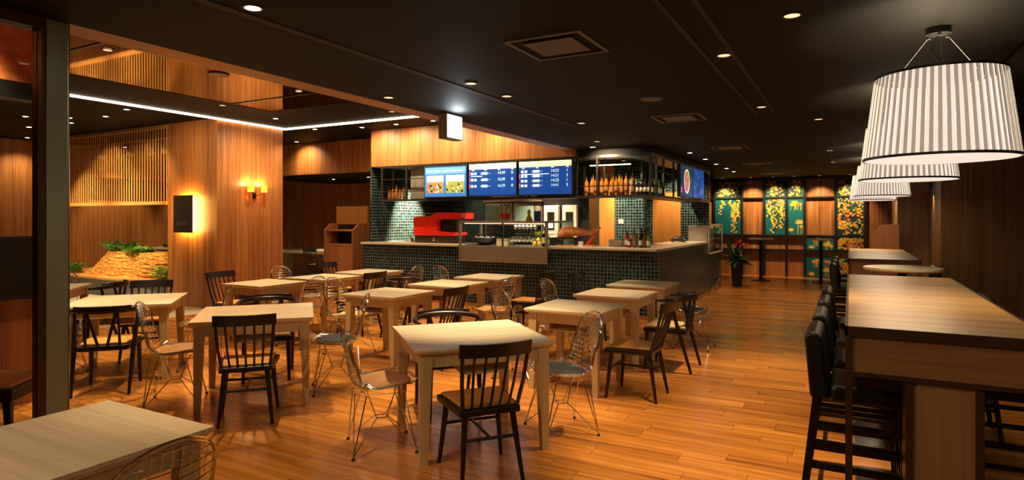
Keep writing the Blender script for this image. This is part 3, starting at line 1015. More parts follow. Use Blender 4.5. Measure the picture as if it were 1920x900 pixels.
def fill_photo(t, w, h):
    mb = MB()
    W, H = w - 0.03, h - 0.03
    X, Z = -W / 2, 0.015
    rect(mb, X, X + W, Z, Z + H, -0.0212, 0)
    rect(mb, X + W * 0.02, X + W * 0.98, Z + H * 0.76, Z + H * 0.97, -0.0214, 1)
    for a in (0.06, 0.24, 0.45, 0.62, 0.78):
        rect(mb, X + W * a, X + W * (a + 0.13), Z + H * 0.84, Z + H * 0.87, -0.0216, 2)
    rnd = random.Random(9)
    for (a, b, c) in ((0.05, 0.46, 4), (0.52, 0.95, 5)):
        rect(mb, X + W * a, X + W * b, Z + H * 0.50, Z + H * 0.71, -0.0216, 2)
        rect(mb, X + W * (b - 0.15), X + W * (b - 0.03), Z + H * 0.56, Z + H * 0.68, -0.0218, 5)
        rect(mb, X + W * (b - 0.135), X + W * (b - 0.045), Z + H * 0.58, Z + H * 0.66, -0.0220, 2)
        rect(mb, X + W * a, X + W * b, Z + H * 0.12, Z + H * 0.50, -0.0216, c)
        for i in range(40):
            x = X + W * rnd.uniform(a, b - 0.06)
            z = Z + H * rnd.uniform(0.12, 0.40)
            rect(mb, x, x + W * rnd.uniform(0.02, 0.06), z, z + H * rnd.uniform(0.02, 0.08), -0.0218 - i * 0.00002, rnd.choice((3, 3, 4, 2, 5) if c == 4 else (5, 5, 4, 2, 3)))
    mb.build('display', [M['screensky'], M['screenpale'], M['screenwhite'], M['screendark'], M['screenbrown'], M['screengreen']], t)


def fill_dish(t, w, h):
    mb = MB()
    W, H = w - 0.03, h - 0.03
    X, Z = -W / 2, 0.015
    rect(mb, X, X + W, Z, Z + H, -0.0212, 0)
    for i in range(6):
        rect(mb, X, X + W, Z + H * i * 0.05, Z + H * (i * 0.05 + 0.02), -0.0214, 1)
    def disc(r, y, s, cx=0.0, cz=0.0):
        c = (cx, Z + H * 0.5 + cz)
        mb.slot(s).add([(c[0] + r * math.cos(2 * PI * k / 24), y, c[1] + r * math.sin(2 * PI * k / 24)) for k in range(24)], [tuple(range(24))])
    disc(H * 0.40, -0.0216, 2)
    disc(H * 0.34, -0.0218, 3)
    rnd = random.Random(2)
    for i in range(26):
        a, r = rnd.random() * 6.3, H * 0.27 * rnd.random() ** 0.5
        disc(H * 0.055, -0.022 - i * 0.00002, rnd.choice((2, 4, 5, 3)), r * math.cos(a), r * math.sin(a))
    rect(mb, X + W * 0.02, X + W * 0.12, Z + H * 0.12, Z + H * 0.3, -0.0216, 6)
    mb.build('display', [M['screendark'], M['screenblue'], M['screencream'], M['screenbrown'], M['screengreen'], M['screenpink'], M['screenpink']], t)


def fill_water(t, w, h):
    mb = MB()
    W, H = w - 0.03, h - 0.03
    X, Z = -W / 2, 0.015
    rect(mb, X, X + W, Z, Z + H, -0.0212, 0)
    rnd = random.Random(6)
    for i in range(60):
        x = X + W * rnd.uniform(0.05, 0.9)
        z = Z + H * rnd.uniform(0.02, 0.8)
        rect(mb, x, x + W * rnd.uniform(0.01, 0.04), z, min(Z + H, z + H * rnd.uniform(0.03, 0.16)), -0.0214 - i * 0.00002, rnd.choice((1, 1, 2, 3)))
    mb.build('display', [M['screenblue'], M['screendark'], M['screensky'], M['screenpale']], t)


screen('menu_screen', 'leftmost screen above the bar showing two photographs on blue', 'screen', 0.92, 0.56, (-6.285, 9.055, 1.895), 0, fill_photo)
screen('menu_screen', 'middle blue screen above the bar with three rows of times', 'screen', 0.95, 0.57, (-5.32, 9.055, 1.90), 0, fill_times([('14:39', '0', 1), ('15:39', '0', 1), ('16:39', '0', 1)]))
screen('menu_screen', 'right blue screen above the bar with four rows of times', 'screen', 0.97, 0.57, (-4.335, 9.055, 1.90), 0, fill_times([('14:23', '1', 0), ('14:21', '3', 1), ('14:33', '1', 0), ('14:41', '3', 1)]))
screen('wall_screen', 'side screen on the rack showing a round plate of food', 'screen', 0.94, 0.57, (-2.555, 11.09, 1.895), PI / 2, fill_dish)
screen('wall_screen', 'side screen on the rack showing deep blue water', 'screen', 0.96, 0.57, (-2.555, 12.07, 1.895), PI / 2, fill_water)


# bottles
def bottle(kind):
    t = thing('bottle', '', 'bottle')
    glass = {'amber': M['amber'], 'dark': M['darkglass'], 'green': M['greenglass'], 'red': M['redglass'], 'sauce': M['slab']}[kind]
    MB().lathe([(0.034, 0), (0.036, 0.01), (0.036, 0.18), (0.030, 0.205), (0.013, 0.235), (0.012, 0.285)], 12).build('bottle_glass', glass, t, smooth=True)
    MB().lathe([(0.0365, 0.05), (0.0365, 0.14)], 12, caps=False).build('paper_label', {'amber': M['redlabel'], 'sauce': M['red']}.get(kind, M['label']), t, smooth=True)
    MB().lathe([(0.015, 0.27), (0.015, 0.30)], 10).build('cap', M['darkwood'] if kind == 'amber' else M['black'], t, smooth=True)
    return t


protos = {}
ORD = ['first', 'second', 'third', 'fourth', 'fifth', 'sixth', 'seventh', 'eighth', 'ninth', 'tenth', 'eleventh', 'twelfth', 'thirteenth', 'fourteenth', 'fifteenth']


def put_bottle(kind, loc, label, group, s=1.0):
    if kind not in protos:
        o = protos[kind] = bottle(kind)
        o.location = loc
        o['label'] = label
        o['group'] = group
    else:
        o = dup(protos[kind], label, loc, 0, group)
    o.scale = (s, s, s)
    return o


for i in range(10):
    put_bottle('amber', (-3.68 + i * 0.083, 9.20 + 0.02 * (i % 2), 1.886), '%s amber bottle from the left on the rack right of the screens' % ORD[i], 'amber bottles on the overhead rack')
for i in range(4):
    put_bottle('dark', (-2.84 + i * 0.060 - 0.0, 9.20, 1.886), '%s dark white labelled bottle from the left at the rack corner' % ORD[i], 'dark bottles on the overhead rack', 0.8)
for i in range(7):
    put_bottle('amber', (-3.62 + i * 0.11, 9.34, 1.886), '%s amber bottle in the rear row on the rack right of the screens' % ORD[i], 'rear amber bottles on the overhead rack', 1.15)
for i in range(5):
    put_bottle('amber', (-7.68 + i * 0.085, 9.20, 1.886), '%s small amber bottle from the left on the left end of the rack' % ORD[i], 'amber bottles on the left end of the rack', 0.75 + 0.1 * (i % 3))
for i in range(6):
    put_bottle('green' if i % 2 else 'dark', (-2.72, 9.55 + i * 0.13, 1.886), '%s bottle behind the rack corner along the bar side' % ORD[i], 'bottles on the side of the rack', 0.9)
for i in range(5):
    put_bottle('dark', (-2.72, 12.66 + i * 0.12, 1.886), '%s dark bottle right of the side screens' % ORD[i], 'bottles right of the side screens', 0.95)
cb = [(-3.08, 9.40, 'red', 0.85), (-2.99, 9.50, 'amber', 0.95), (-2.94, 9.36, 'amber', 0.8), (-2.87, 9.47, 'dark', 1.0), (-2.84, 9.34, 'dark', 0.8), (-2.77, 9.50, 'green', 1.05), (-2.73, 9.38, 'green', 0.75), (-3.02, 9.33, 'red', 0.7), (-2.90, 9.56, 'red', 1.0), (-2.80, 9.42, 'amber', 0.9)]
lbs = ['small red bottle at the left of the cluster by the bar corner', 'amber bottle at the back of the cluster by the bar corner', 'squat yellow liqueur bottle in front of the corner cluster',
       'tall dark bottle in the middle of the corner cluster', 'dark bottle with pale square label in the corner cluster', 'tall green bottle at the back right of the corner cluster', 'small green bottle at the right end of the corner cluster',
       'smallest red bottle in front of the corner cluster', 'tall red bottle at the back of the corner cluster', 'amber bottle tucked among the green ones by the corner']
for (x, y, k, s), lb in zip(cb, lbs):
    put_bottle(k, (x, y, 1.07), lb, 'bottles on the bar corner', s)
rb = [(-5.32, 'left'), (-5.25, 'middle'), (-5.18, 'right')]
for x, nm in rb:
    put_bottle('sauce', (x, 9.35, 1.48), 'red labelled bottle on top of the display case, %s of three' % nm, 'red labelled bottles on the display case', 0.95)
o = MB().box(-0.05, 0.05, -0.03, 0.03, 0, 0.17).build('menu_card', M['screenblue'], loc=(-4.62, 9.35, 1.48))
o.data.materials[0] = plain('blue_card', (0.05, 0.06, 0.45), 0.5)
tag(o, 'small blue box standing on the display case', 'box')
o = MB().lathe([(0.05, 0), (0.06, 0.02), (0.02, 0.10), (0.035, 0.16), (0.01, 0.20)], 12).build('figurine', M['yellow'], loc=(-4.78, 9.35, 1.48), smooth=True)
tag(o, 'small golden ornament on the display case', 'ornament')

# contents of the display case
zc = 1.056
o = MB().lathe([(0.10, 0), (0.20, 0.05), (0.27, 0.13), (0.26, 0.14), (0.18, 0.06), (0.02, 0.015)], 20, sy=0.7, caps=False).build('basket', M['darkwood'], loc=(-5.66, 9.36, zc), smooth=True)
tag(o, 'dark oval basket in the left half of the display case', 'basket')
rnd = random.Random(8)
for i in range(6):
    o = MB().ball((0, 0, 0), 0.030, 0.034, 0.028).build('wrapped_roll', M['chrome'] if i % 3 else M['padpeach'], loc=(-5.825 + 0.066 * i, 9.34 + 0.04 * (i % 2), zc + 0.135), smooth=True)
    tag(o, '%s small wrapped roll from the left in the dark basket' % ORD[i], 'roll', 'wrapped rolls in the basket')
for i in range(3):
    o = MB().box(-0.11, 0.11, -0.12, 0.12, 0, 0.036).build('wooden_box', M['tableleg'], loc=(-5.27, 9.40, zc + i * 0.04), bevel=0.003)
    tag(o, ['pale wooden box at the bottom of the stack by the mullion', 'pale wooden box in the middle of the stack by the mullion', 'pale wooden box on top of the stack by the mullion'][i], 'box', 'boxes in the display case')
gl = None
for i in range(12):
    r_, c_ = divmod(i, 6)
    lb = '%s stemmed glass from the left in the %s row inside the display case' % (ORD[c_], ['front', 'back'][r_])
    if gl is None:
        gl = thing('wine_glass', lb, 'glass', (0, 0, 0), 0, 'stemmed glasses in the display case')
        MB().lathe([(0.032, 0), (0.030, 0.003), (0.004, 0.008), (0.004, 0.07)], 12).build('stem', M['glass'], gl, smooth=True)
        MB().lathe([(0.006, 0.07), (0.030, 0.095), (0.034, 0.13), (0.028, 0.165), (0.026, 0.165), (0.031, 0.13), (0.027, 0.098), (0.004, 0.075)], 12, caps=False).build('bowl', M['chrome'], gl, smooth=True)
        o = gl
    else:
        o = dup(gl, lb, (0, 0, 0))
    o.location = (-5.04 + c_ * 0.075, 9.22 + r_ * 0.1, zc + 0.0)
for i in range(6):
    o = dup(gl, '%s stemmed glass on the upper glass shelf of the display case' % ORD[i], (-5.04 + i * 0.075, 9.36, 1.257), 0, 'stemmed glasses on the glass shelf')
for i in range(3):
    o = MB().ball((0, 0, 0), 0.036, 0.036, 0.045).build('lemon', M['yellow'], loc=(-4.60 + i * 0.045, 9.2 + 0.05 * (i % 2), zc + 0.045 + 0.06 * (i == 1)), smooth=True)
    tag(o, ['left lemon beside the stemmed glasses', 'raised lemon between two others in the display case', 'right lemon in the display case'][i], 'lemon', 'lemons in the display case')
put_bottle('dark', (-4.47, 9.3, zc), 'dark bottle inside the right end of the display case', 'bottles in the display case', 1.1)
put_bottle('green', (-4.38, 9.24, zc), 'green bottle inside the right end of the display case', 'bottles in the display case', 0.85)

t = thing('flower_bunch', 'yellow green blooms inside the right half of the display case', 'flowers', (-4.68, 9.50, zc))
MB().lathe([(0.035, 0), (0.045, 0.10), (0.04, 0.12)], 12).build('pot', M['glass'], t, smooth=True)
rnd = random.Random(21)
mb = MB()
for i in range(70):
    a, el, ln = rnd.random() * 2 * PI, rnd.uniform(0.1, 1.4), rnd.uniform(0.07, 0.17)
    d = Vector((math.cos(a) * math.cos(el), 0.6 * math.sin(a) * math.cos(el), math.sin(el)))
    sd = d.cross(Vector((0, 0.2, 1))).normalized() * 0.012
    o0 = Vector((0, 0, 0.12))
    mb.slot(i % 3).add([o0 + d * ln * 0.5, o0 + d * ln * 0.75 + sd, o0 + d * ln, o0 + d * ln * 0.75 - sd], [(0, 1, 2, 3)])
mb.build('blooms', [M['lime'], M['yellow'], M['leaf']], t)
o = MB().box(-0.07, 0.07, -0.003, 0.003, 0, 0.10).build('price_card', plain('pink_card', (0.75, 0.35, 0.36), 0.6), loc=(-5.50, 9.60, zc + 0.20))
o.location = (-5.50, 9.60, zc + 0.0)
tag(o, 'pink card standing behind the basket in the display case', 'card')
# ham on a stand
t = thing('ham_stand', 'wooden ham stand with black clamp on the bar', 'stand', (-3.92, 9.42, 1.07))
MB().box(-0.36, 0.28, -0.09, 0.09, 0, 0.02).build('board', M['padtan'], t, bevel=0.005)
MB().tube([(-0.36, -0.085, 0.13), (0.10, -0.085, 0.13)], 0.016, 8).tube([(-0.24, -0.085, 0.02), (-0.24, -0.085, 0.13)], 0.016, 8).tube([(0.0, -0.085, 0.02), (0.0, -0.085, 0.13)], 0.016, 8).build('clamp', M['blackmetal'], t)
MB().tube([(0.16, 0, 0.02), (0.24, 0, 0.12), (0.34, 0, 0.24)], [0.03, 0.018, 0.014], 8).build('prop', M['red'], t, smooth=True)
o = MB().tube([(-0.33, 0, 0.05), (-0.30, 0, 0.12), (-0.22, 0, 0.17), (-0.1, 0, 0.18), (0.05, 0, 0.17), (0.18, 0, 0.16), (0.30, 0, 0.20), (0.38, 0, 0.245)], [0.05, 0.09, 0.10, 0.085, 0.06, 0.04, 0.026, 0.02], 14).build('cured_ham', M['ham'], loc=(-3.91, 9.42, 1.13), smooth=True)
tag(o, 'whole cured ham leg lying on its stand on the bar', 'ham')
o = MB().box(-0.035, 0.035, -0.02, 0.02, 0, 0.085).build('price_card', M['white'], loc=(-3.80, 9.26, 1.07))
tag(o, 'small white card in front of the ham', 'card')
o = MB().box(-0.11, 0.11, -0.06, 0.06, 0, 0.11).build('napkin_box', M['white'], loc=(-3.33, 9.62, 1.07), bevel=0.01)
tag(o, 'white box left of the bottle cluster on the bar', 'box')
o = MB().box(-0.05, 0.05, -0.012, 0.0, 0, 0.09).build('thermostat', M['white'], loc=(-3.92, 11.6, 1.42), bevel=0.006)
tag(o, 'small white thermostat on the lit tiled wall', 'thermostat')
o = MB().tube([(-0.13, 0, 0.03), (-0.05, 0, 0.07), (0.06, 0, 0.06), (0.14, 0, 0.03)], [0.03, 0.05, 0.05, 0.03], 10).build('bar_tool', M['black'], loc=(-2.86, 11.8, 1.07), smooth=True)
tag(o, 'small black appliance lying near the far steel case', 'appliance')

# ================================================================== DINING TABLES
def make_table(s, label, loc, rz, group='pale square dining tables'):
    t = thing('dining_table', label, 'table', loc, rz, group)
    h = s / 2
    q = h - 0.018
    MB().hexa([(-q, -q, 0.685), (q, -q, 0.685), (q, q, 0.685), (-q, q, 0.685)], [(-h, -h, 0.705), (h, -h, 0.705), (h, h, 0.705), (-h, h, 0.705)]).box(-h, h, -h, h, 0.705, 0.72).build('tabletop', M['tabletop'], t)
    a = h - 0.045
    mb = MB()
    for sg in (-1, 1):
        mb.box(-a + 0.065, a - 0.065, min(sg * a, sg * (a - 0.022)), max(sg * a, sg * (a - 0.022)), 0.60, 0.685)
        mb.box(min(sg * a, sg * (a - 0.022)), max(sg * a, sg * (a - 0.022)), -a + 0.065, a - 0.065, 0.60, 0.685)
    mb.build('apron', M['tableleg'], t)
    for sx in (-1, 1):
        for sy in (-1, 1):
            o_, i1, i0 = a + 0.012, a - 0.066, a - 0.034
            def c(z, i):
                p = [(sx * i, sy * i, z), (sx * o_, sy * i, z), (sx * o_, sy * o_, z), (sx * i, sy * o_, z)]
                return p if sx * sy > 0 else p[::-1]
            MB().hexa(c(0.0, i0), c(0.685, i1)).build('leg', M['tableleg'], t)
    mb = MB()
    y0, y1, z0, z1 = -a + 0.03, a - 0.2, 0.53, 0.598
    mb.box(-0.15, 0.15, y0, y1, z0, z0 + 0.01).box(-0.15, -0.14, y0, y1, z0 + 0.01, z1).box(0.14, 0.15, y0, y1, z0 + 0.01, z1)
    mb.box(-0.14, 0.14, y1 - 0.01, y1, z0 + 0.01, z1)
    mb.build('under_shelf', M['tableleg'], t)
    return t


small = make_table(0.72, 'square oak table second from the bar corner, nearest the right aisle', (-2.20, 5.26, 0), 0)
small['label'] = 'small oak table in the right column, third from the bar'
big = make_table(0.92, 'large oak table turned cornerwise in the centre foreground', (-2.34, 3.65, 0), R(48.5), 'large cornerwise dining tables')
TB = [((-2.21, 6.40), 'small oak table in the right column, second from the bar'),
      ((-2.24, 7.49), 'small oak table in the right column, closest to the bar corner'),
      ((-4.40, 5.27), 'small oak table in the centre column, third from the bar'),
      ((-4.38, 6.37), 'small oak table in the centre column, second from the bar'),
      ((-4.40, 7.40), 'small oak table in the centre column, right below the display case'),
      ((-6.44, 5.32), 'small oak table in the left column, nearest the wooden column'),
      ((-6.36, 6.24), 'small oak table in the left column, second from the bar'),
      ((-6.40, 7.21), 'small oak table in the left column, closest to the bar'),
      ((-2.51, 1.18), 'oak table in the bottom left corner of the view')]
for (x, y), lb in TB:
    dup(small, lb, (x, y, 0))
dup(big, 'large oak table turned cornerwise left of centre in front', (-4.48, 3.62, 0), R(47))
dup(big, 'large oak table turned cornerwise beside the steel post', (-6.27, 3.55, 0), R(47))
dup(big, 'large oak table at far left, mostly behind the steel post', (-8.25, 3.60, 0), R(47))


# ================================================================== CHAIRS
def spindle_chair(label, pad):
    t = thing('spindle_chair', label, 'chair', (0, 0, 0), 0, 'dark spindle back chairs')
    D = M['darkwood']
    MB().prism([(-0.19, -0.185), (0.21, -0.22), (0.21, 0.22), (-0.19, 0.185)], 0.385, 0.425).build('seat_frame', D, t, bevel=0.008)
    MB().prism([(-0.165, -0.160), (0.195, -0.195), (0.195, 0.195), (-0.165, 0.160)], 0.4255, 0.442).build('seat', pad, t, bevel=0.006)
    for sy in (-1, 1):
        MB().tube([(0.165, sy * 0.165, 0.39), (0.20, sy * 0.205, 0)], [0.021, 0.012], 8).build('leg', D, t, smooth=True)
        MB().tube([(-0.155, sy * 0.145, 0.39), (-0.225, sy * 0.185, 0)], [0.021, 0.012], 8).build('leg', D, t, smooth=True)
    def cx(y, z):
        return -0.185 - 0.085 * (z - 0.42) / 0.36 - 0.045 * (1 - (y / 0.22) ** 2) * (z - 0.42) / 0.36
    # crest rail
    vs, fs, n = [], [], 10
    for i in range(n + 1):
        y = -0.215 + 0.43 * i / n
        for (z, th) in ((0.745, 0.011), (0.825, 0.011)):
            x = cx(y, z)
            vs += [(x - th, y, z), (x + th, y, z)]
    for i in range(n):
        a, b_ = i * 4, (i + 1) * 4
        fs += [(a, b_, b_ + 2, a + 2), (a + 1, a + 3, b_ + 3, b_ + 1), (a + 2, b_ + 2, b_ + 3, a + 3), (a, a + 1, b_ + 1, b_)]
    fs += [(0, 2, 3, 1), (4 * n, 4 * n + 1, 4 * n + 3, 4 * n + 2)]
    MB().add(vs, fs).build('crest_rail', D, t)
    for k in range(7):
        y = -0.175 + 0.35 * k / 6
        r = 0.012 if k in (0, 6) else 0.0085
        y2 = y * 1.12
        MB().tube([(-0.175, y * 0.95, 0.42), (cx(y2, 0.58), (y + y2) / 2, 0.58), (cx(y2, 0.75), y2, 0.75)], r, 6).build('spindle', D, t, smooth=True)
    mb = MB()
    mb.tube([(0.177, -0.18, 0.25), (0.177, 0.18, 0.25)], 0.010, 6).tube([(-0.18, -0.16, 0.25), (-0.18, 0.16, 0.25)], 0.010, 6).tube([(-0.18, 0, 0.25), (0.177, 0, 0.25)], 0.010, 6)
    mb.build('stretcher', D, t, smooth=True)
    return t


def bow_chair(label, pad):
    t = thing('bow_back_chair', label, 'chair', (0, 0, 0), 0, 'dark bow back armchairs')
    D = M['darkwood']
    MB().prism([(-0.20, -0.19), (0.22, -0.22), (0.22, 0.22), (-0.20, 0.19)], 0.375, 0.42).build('seat_frame', D, t, bevel=0.008)
    MB().prism([(-0.185, -0.17), (0.21, -0.205), (0.21, 0.205), (-0.185, 0.17)], 0.4205, 0.445).build('seat', pad, t, bevel=0.01)
    for sy in (-1, 1):
        MB().tube([(0.19, sy * 0.19, 0.38), (0.205, sy * 0.20, 0)], [0.022, 0.014], 8).build('leg', D, t, smooth=True)
        MB().tube([(-0.06, sy * 0.245, 0.695), (-0.14, sy * 0.225, 0.40), (-0.255, sy * 0.215, 0)], [0.014, 0.021, 0.013], 8).build('leg', D, t, smooth=True)
    pts, rs = [], []
    for i in range(21):
        a = R(-112 + 224 * i / 20)
        pts.append((-0.02 - 0.235 * math.cos(a), 0.265 * math.sin(a), 0.70 + 0.03 * math.cos(a / 1.3)))
        rs.append(0.020 if 1 < i < 19 else 0.012)
    MB().tube(pts, rs, 8, flat=1.0).build('bow_rail', D, t, smooth=True)
    vs, fs = [], []
    for i in range(9):
        a = R(-50 + 100 * i / 8)
        for (rr, z) in ((0.248, 0.705), (0.232, 0.705), (0.256, 0.765), (0.240, 0.765)):
            vs.append((-0.02 - rr * math.cos(a), (rr + 0.03) * math.sin(a), z))
    for i in range(8):
        a, b_ = i * 4, i * 4 + 4
        fs += [(a, a + 2, b_ + 2, b_), (a + 1, b_ + 1, b_ + 3, a + 3), (a + 2, a + 3, b_ + 3, b_ + 2), (a, b_, b_ + 1, a + 1)]
    fs += [(0, 1, 3, 2), (32, 34, 35, 33)]
    MB().add(vs, fs).build('back_crest', D, t)
    for sy in (-1, 1):
        MB().tube([(-0.185, sy * 0.03, 0.40), (-0.225, sy * 0.11, 0.71)], [0.012, 0.014], 6).build('splat', D, t, smooth=True)
        MB().tube([(-0.182, sy * 0.13, 0.40), (-0.225, sy * 0.125, 0.71)], [0.012, 0.010], 6).build('splat', D, t, smooth=True)
    return t


PROF = [(0.225, 0.445), (0.19, 0.425), (0.08, 0.405), (-0.04, 0.395), (-0.12, 0.40), (-0.175, 0.425), (-0.205, 0.475), (-0.222, 0.55), (-0.24, 0.64), (-0.262, 0.74), (-0.285, 0.84)]
_cum = [0]
for a_, b_ in zip(PROF, PROF[1:]):
    _cum.append(_cum[-1] + math.dist(a_, b_))
LT = _cum[-1]


def prof_at(s):
    s = max(0, min(LT, s))
    for i in range(len(PROF) - 1):
        if s <= _cum[i + 1] + 1e-9:
            f = (s - _cum[i]) / (_cum[i + 1] - _cum[i])
            x = PROF[i][0] + f * (PROF[i + 1][0] - PROF[i][0])
            z = PROF[i][1] + f * (PROF[i + 1][1] - PROF[i][1])
            dx, dz = PROF[i + 1][0] - PROF[i][0], PROF[i + 1][1] - PROF[i][1]
            l = math.hypot(dx, dz)
            return x, z, (-dz / l * -1, -dx / l * 1)   # normal towards the sitter
    return PROF[-1][0], PROF[-1][1], (1, 0)


def halfw(s):
    f = s / LT
    if f < 0.10:
        return 0.215 * math.sqrt(max(0, 1 - ((0.10 - f) / 0.10) ** 2)) * 0.35 + 0.14 * (0.5 + f / 0.2)
    if f < 0.42:
        return 0.215 + 0.01 * math.sin((f - 0.1) / 0.32 * PI)
    if f < 0.55:
        return 0.215 - 0.03 * (f - 0.42) / 0.13
    if f < 0.82:
        return 0.185 - 0.005 * (f - 0.55) / 0.27
    return 0.18 * math.sqrt(max(0, 1 - ((f - 0.82) / 0.18) ** 2))


def surf(s, y):
    x, z, n = prof_at(s)
    wv = max(0.03, halfw(s))
    f = s / LT
    c = 0.045 if f < 0.4 else (0.065 if f < 0.7 else 0.045)
    k = c * min(1.2, (y / 0.2) ** 2)
    # sides curl up towards the sitter
    return Vector((x + n[0] * k, y, z + n[1] * k))


def wire_chair(label, pad):
    t = thing('wire_chair', label, 'chair', (0, 0, 0), 0, 'chrome wire chairs')
    rim = []
    ns = 26
    for i in range(ns + 1):
        s = LT * (1 - math.cos(PI * i / ns)) / 2
        rim.append(surf(s, halfw(s)))
    for i in range(ns, -1, -1):
        s = LT * (1 - math.cos(PI * i / ns)) / 2
        if halfw(s) > 0.004:
            rim.append(surf(s, -halfw(s)))
    mb = MB()
    mb.tube(rim, 0.0042, 5, closed=True)
    mb.tube([p + Vector((-0.006, 0, -0.010)) for p in rim], 0.0036, 5, closed=True)
    mb.build('rim', M['chrome'], t, smooth=True)
    mb = MB()
    yy = -0.20
    while yy < 0.2001:
        seg = []
        for i in range(31):
            s = LT * i / 30
            if halfw(s) >= abs(yy) - 1e-6:
                seg.append(surf(s, yy))
        if len(seg) > 2:
            mb.tube(seg, 0.0021, 4)
        yy += 0.0333
    ns = 24
    for i in range(1, ns):
        s = LT * i / ns
        h = halfw(s)
        if h < 0.03:
            continue
        mb.tube([surf(s, h * (-1 + 2 * k / 8)) for k in range(9)], 0.0021, 4)
    mb.build('wire_mesh', M['chrome'], t)
    # pad
    s0, s1 = 0.03, 0.415
    vs, fs = [], []
    nu, nv = 12, 12
    for lay in (0, 1):
        for i in range(nv + 1):
            f = i / nv
            s = s0 + (s1 - s0) * f
            hw = min(halfw(s) - 0.015, 0.20 * math.sqrt(max(0.0, 1 - abs(2 * f - 1) ** 2.6)) + 0.002)
            for j in range(nu + 1):
                g = -1 + 2 * j / nu
                p = surf(s, hw * g)
                edge = max(0, 1 - max(abs(g), abs(2 * f - 1)) ** 4)
                vs.append(p + Vector((0, 0, 0.006 + (0.020 * edge if lay else 0))))
    W_ = nu + 1
    S_ = (nv + 1) * W_
    for i in range(nv):
        for j in range(nu):
            a = i * W_ + j
            fs.append((S_ + a, S_ + a + 1, S_ + a + 1 + W_, S_ + a + W_)[::-1])
            fs.append((a, a + 1, a + 1 + W_, a + W_))
    for i in range(nv):
        for j in (0, nu):
            a = i * W_ + j
            fs.append((a, a + W_, S_ + a + W_, S_ + a))
    for j in range(nu):
        for i in (0, nv):
            a = i * W_ + j
            fs.append((a, a + 1, S_ + a + 1, S_ + a))
    MB().add(vs, fs).build('seat_pad', pad, t, smooth=True)
    feet = [(0.20, 0.20), (0.20, -0.20), (-0.20, 0.20), (-0.20, -0.20)]
    for (fx, fy) in feet:
        sx, sy = (1 if fx > 0 else -1), (1 if fy > 0 else -1)
        mb = MB()
        F0 = (fx, fy, 0.014)
        top = (0.10 * sx - 0.01, 0.13 * sy, 0.385)
        mb.tube([F0, top], 0.0045, 5)
        mb.tube([F0, (0.035 * sx, 0.035 * sy, 0.20), (0.10 * sx, -0.02 * sy, 0.385)], 0.0038, 5)
        mb.tube([F0, (0.16 * sx - 0.02, 0.07 * sy, 0.385)], 0.0038, 5)
        mb.tube([(0.035 * sx, 0.035 * sy, 0.20), (0.035 * sx, -0.035 * sy, 0.20)], 0.0038, 5)
        mb.tube([(0.035 * sx, 0.035 * sy, 0.20), (-0.035 * sx, 0.035 * sy, 0.20)], 0.0038, 5)
        mb.build('leg', M['chrome'], t, smooth=True)
        MB().lathe([(0.012, 0), (0.012, 0.006), (0.006, 0.016)], 8, (fx, fy, 0)).build('glide', M['black'], t, smooth=True)
    MB().tube([(-0.12, -0.14, 0.385), (0.14, -0.14, 0.385), (0.14, 0.14, 0.385), (-0.12, 0.14, 0.385)], 0.0042, 5, closed=True).build('seat_brace', M['chrome'], t)
    return t


kinds = {}
BUILD = {'spindle': spindle_chair, 'bow': bow_chair, 'wire': wire_chair}


def chair(kind, pad, x, y, deg, label):
    key = (kind, pad)
    if key not in kinds:
        o = kinds[key] = BUILD[kind](label, M[pad])
        o.location = (x, y, 0)
        o.rotation_euler = (0, 0, R(deg))
    else:
        o = dup(kinds[key], label, (x, y, 0), R(deg))
    return o


def around(cx, cy, ang, dist, side=0.0):
    a = R(ang)
    return cx + dist * math.cos(a) - side * math.sin(a), cy + dist * math.sin(a) + side * math.cos(a)


# centre foreground table
x, y = around(-2.34, 3.65, -41.5, 0.58, -0.09)
chair('spindle', 'padtan', x, y, 140, 'dark spindle chair in the centre foreground with its back to the viewer')
x, y = around(-2.34, 3.65, -131.5, 0.60, -0.02)
chair('wire', 'padpeach', x, y, 48, 'wire chair with peach seat left of the centre foreground table')
x, y = around(-2.34, 3.65, 48.5, 0.66, -0.1)
chair('wire', 'padblack', x, y, 228, 'wire chair with black pad right of the centre foreground table')
x, y = around(-2.34, 3.65, 138.5, 0.64, -0.02)
chair('bow', 'padtan', x, y, -42, 'dark bow back chair behind the centre foreground table')
# left of centre table
x, y = around(-4.48, 3.62, -43, 0.60, -0.02)
chair('spindle', 'padtan', x, y, 137, 'dark spindle chair in front of the left foreground table')
x, y = around(-4.48, 3.62, 227, 0.62, 0.0)
chair('wire', 'padpeach', x, y, 47, 'wire chair with peach seat left of the left foreground table')
x, y = around(-4.48, 3.62, 47, 0.66, 0.0)
chair('wire', 'padblack', x, y, 227, 'wire chair with black pad right of the left foreground table')
x, y = around(-4.48, 3.62, 137, 0.64, -0.05)
chair('bow', 'padcream', x, y, -43, 'bow back chair with cream seat behind the left foreground table')
# table beside steel post
x, y = around(-6.27, 3.55, -43, 0.62, 0.0)
chair('bow', 'padtan', x, y, 137, 'dark bow back chair beside the steel post, back to the viewer')
x, y = around(-6.27, 3.55, 137, 0.62, -0.02)
chair('spindle', 'padtan', x, y, -43, 'dark spindle chair facing the viewer in front of the planted bench')
x, y = around(-6.27, 3.55, 47, 0.66, 0.05)
chair('wire', 'padtan', x, y, 227, 'wire chair with tan seat seen side on before the wooden column')
x, y = around(-6.27, 3.55, 227, 0.60, 0.0)
chair('wire', 'padblack', x, y, 47, 'wire chair with black pad half hidden by the steel post')
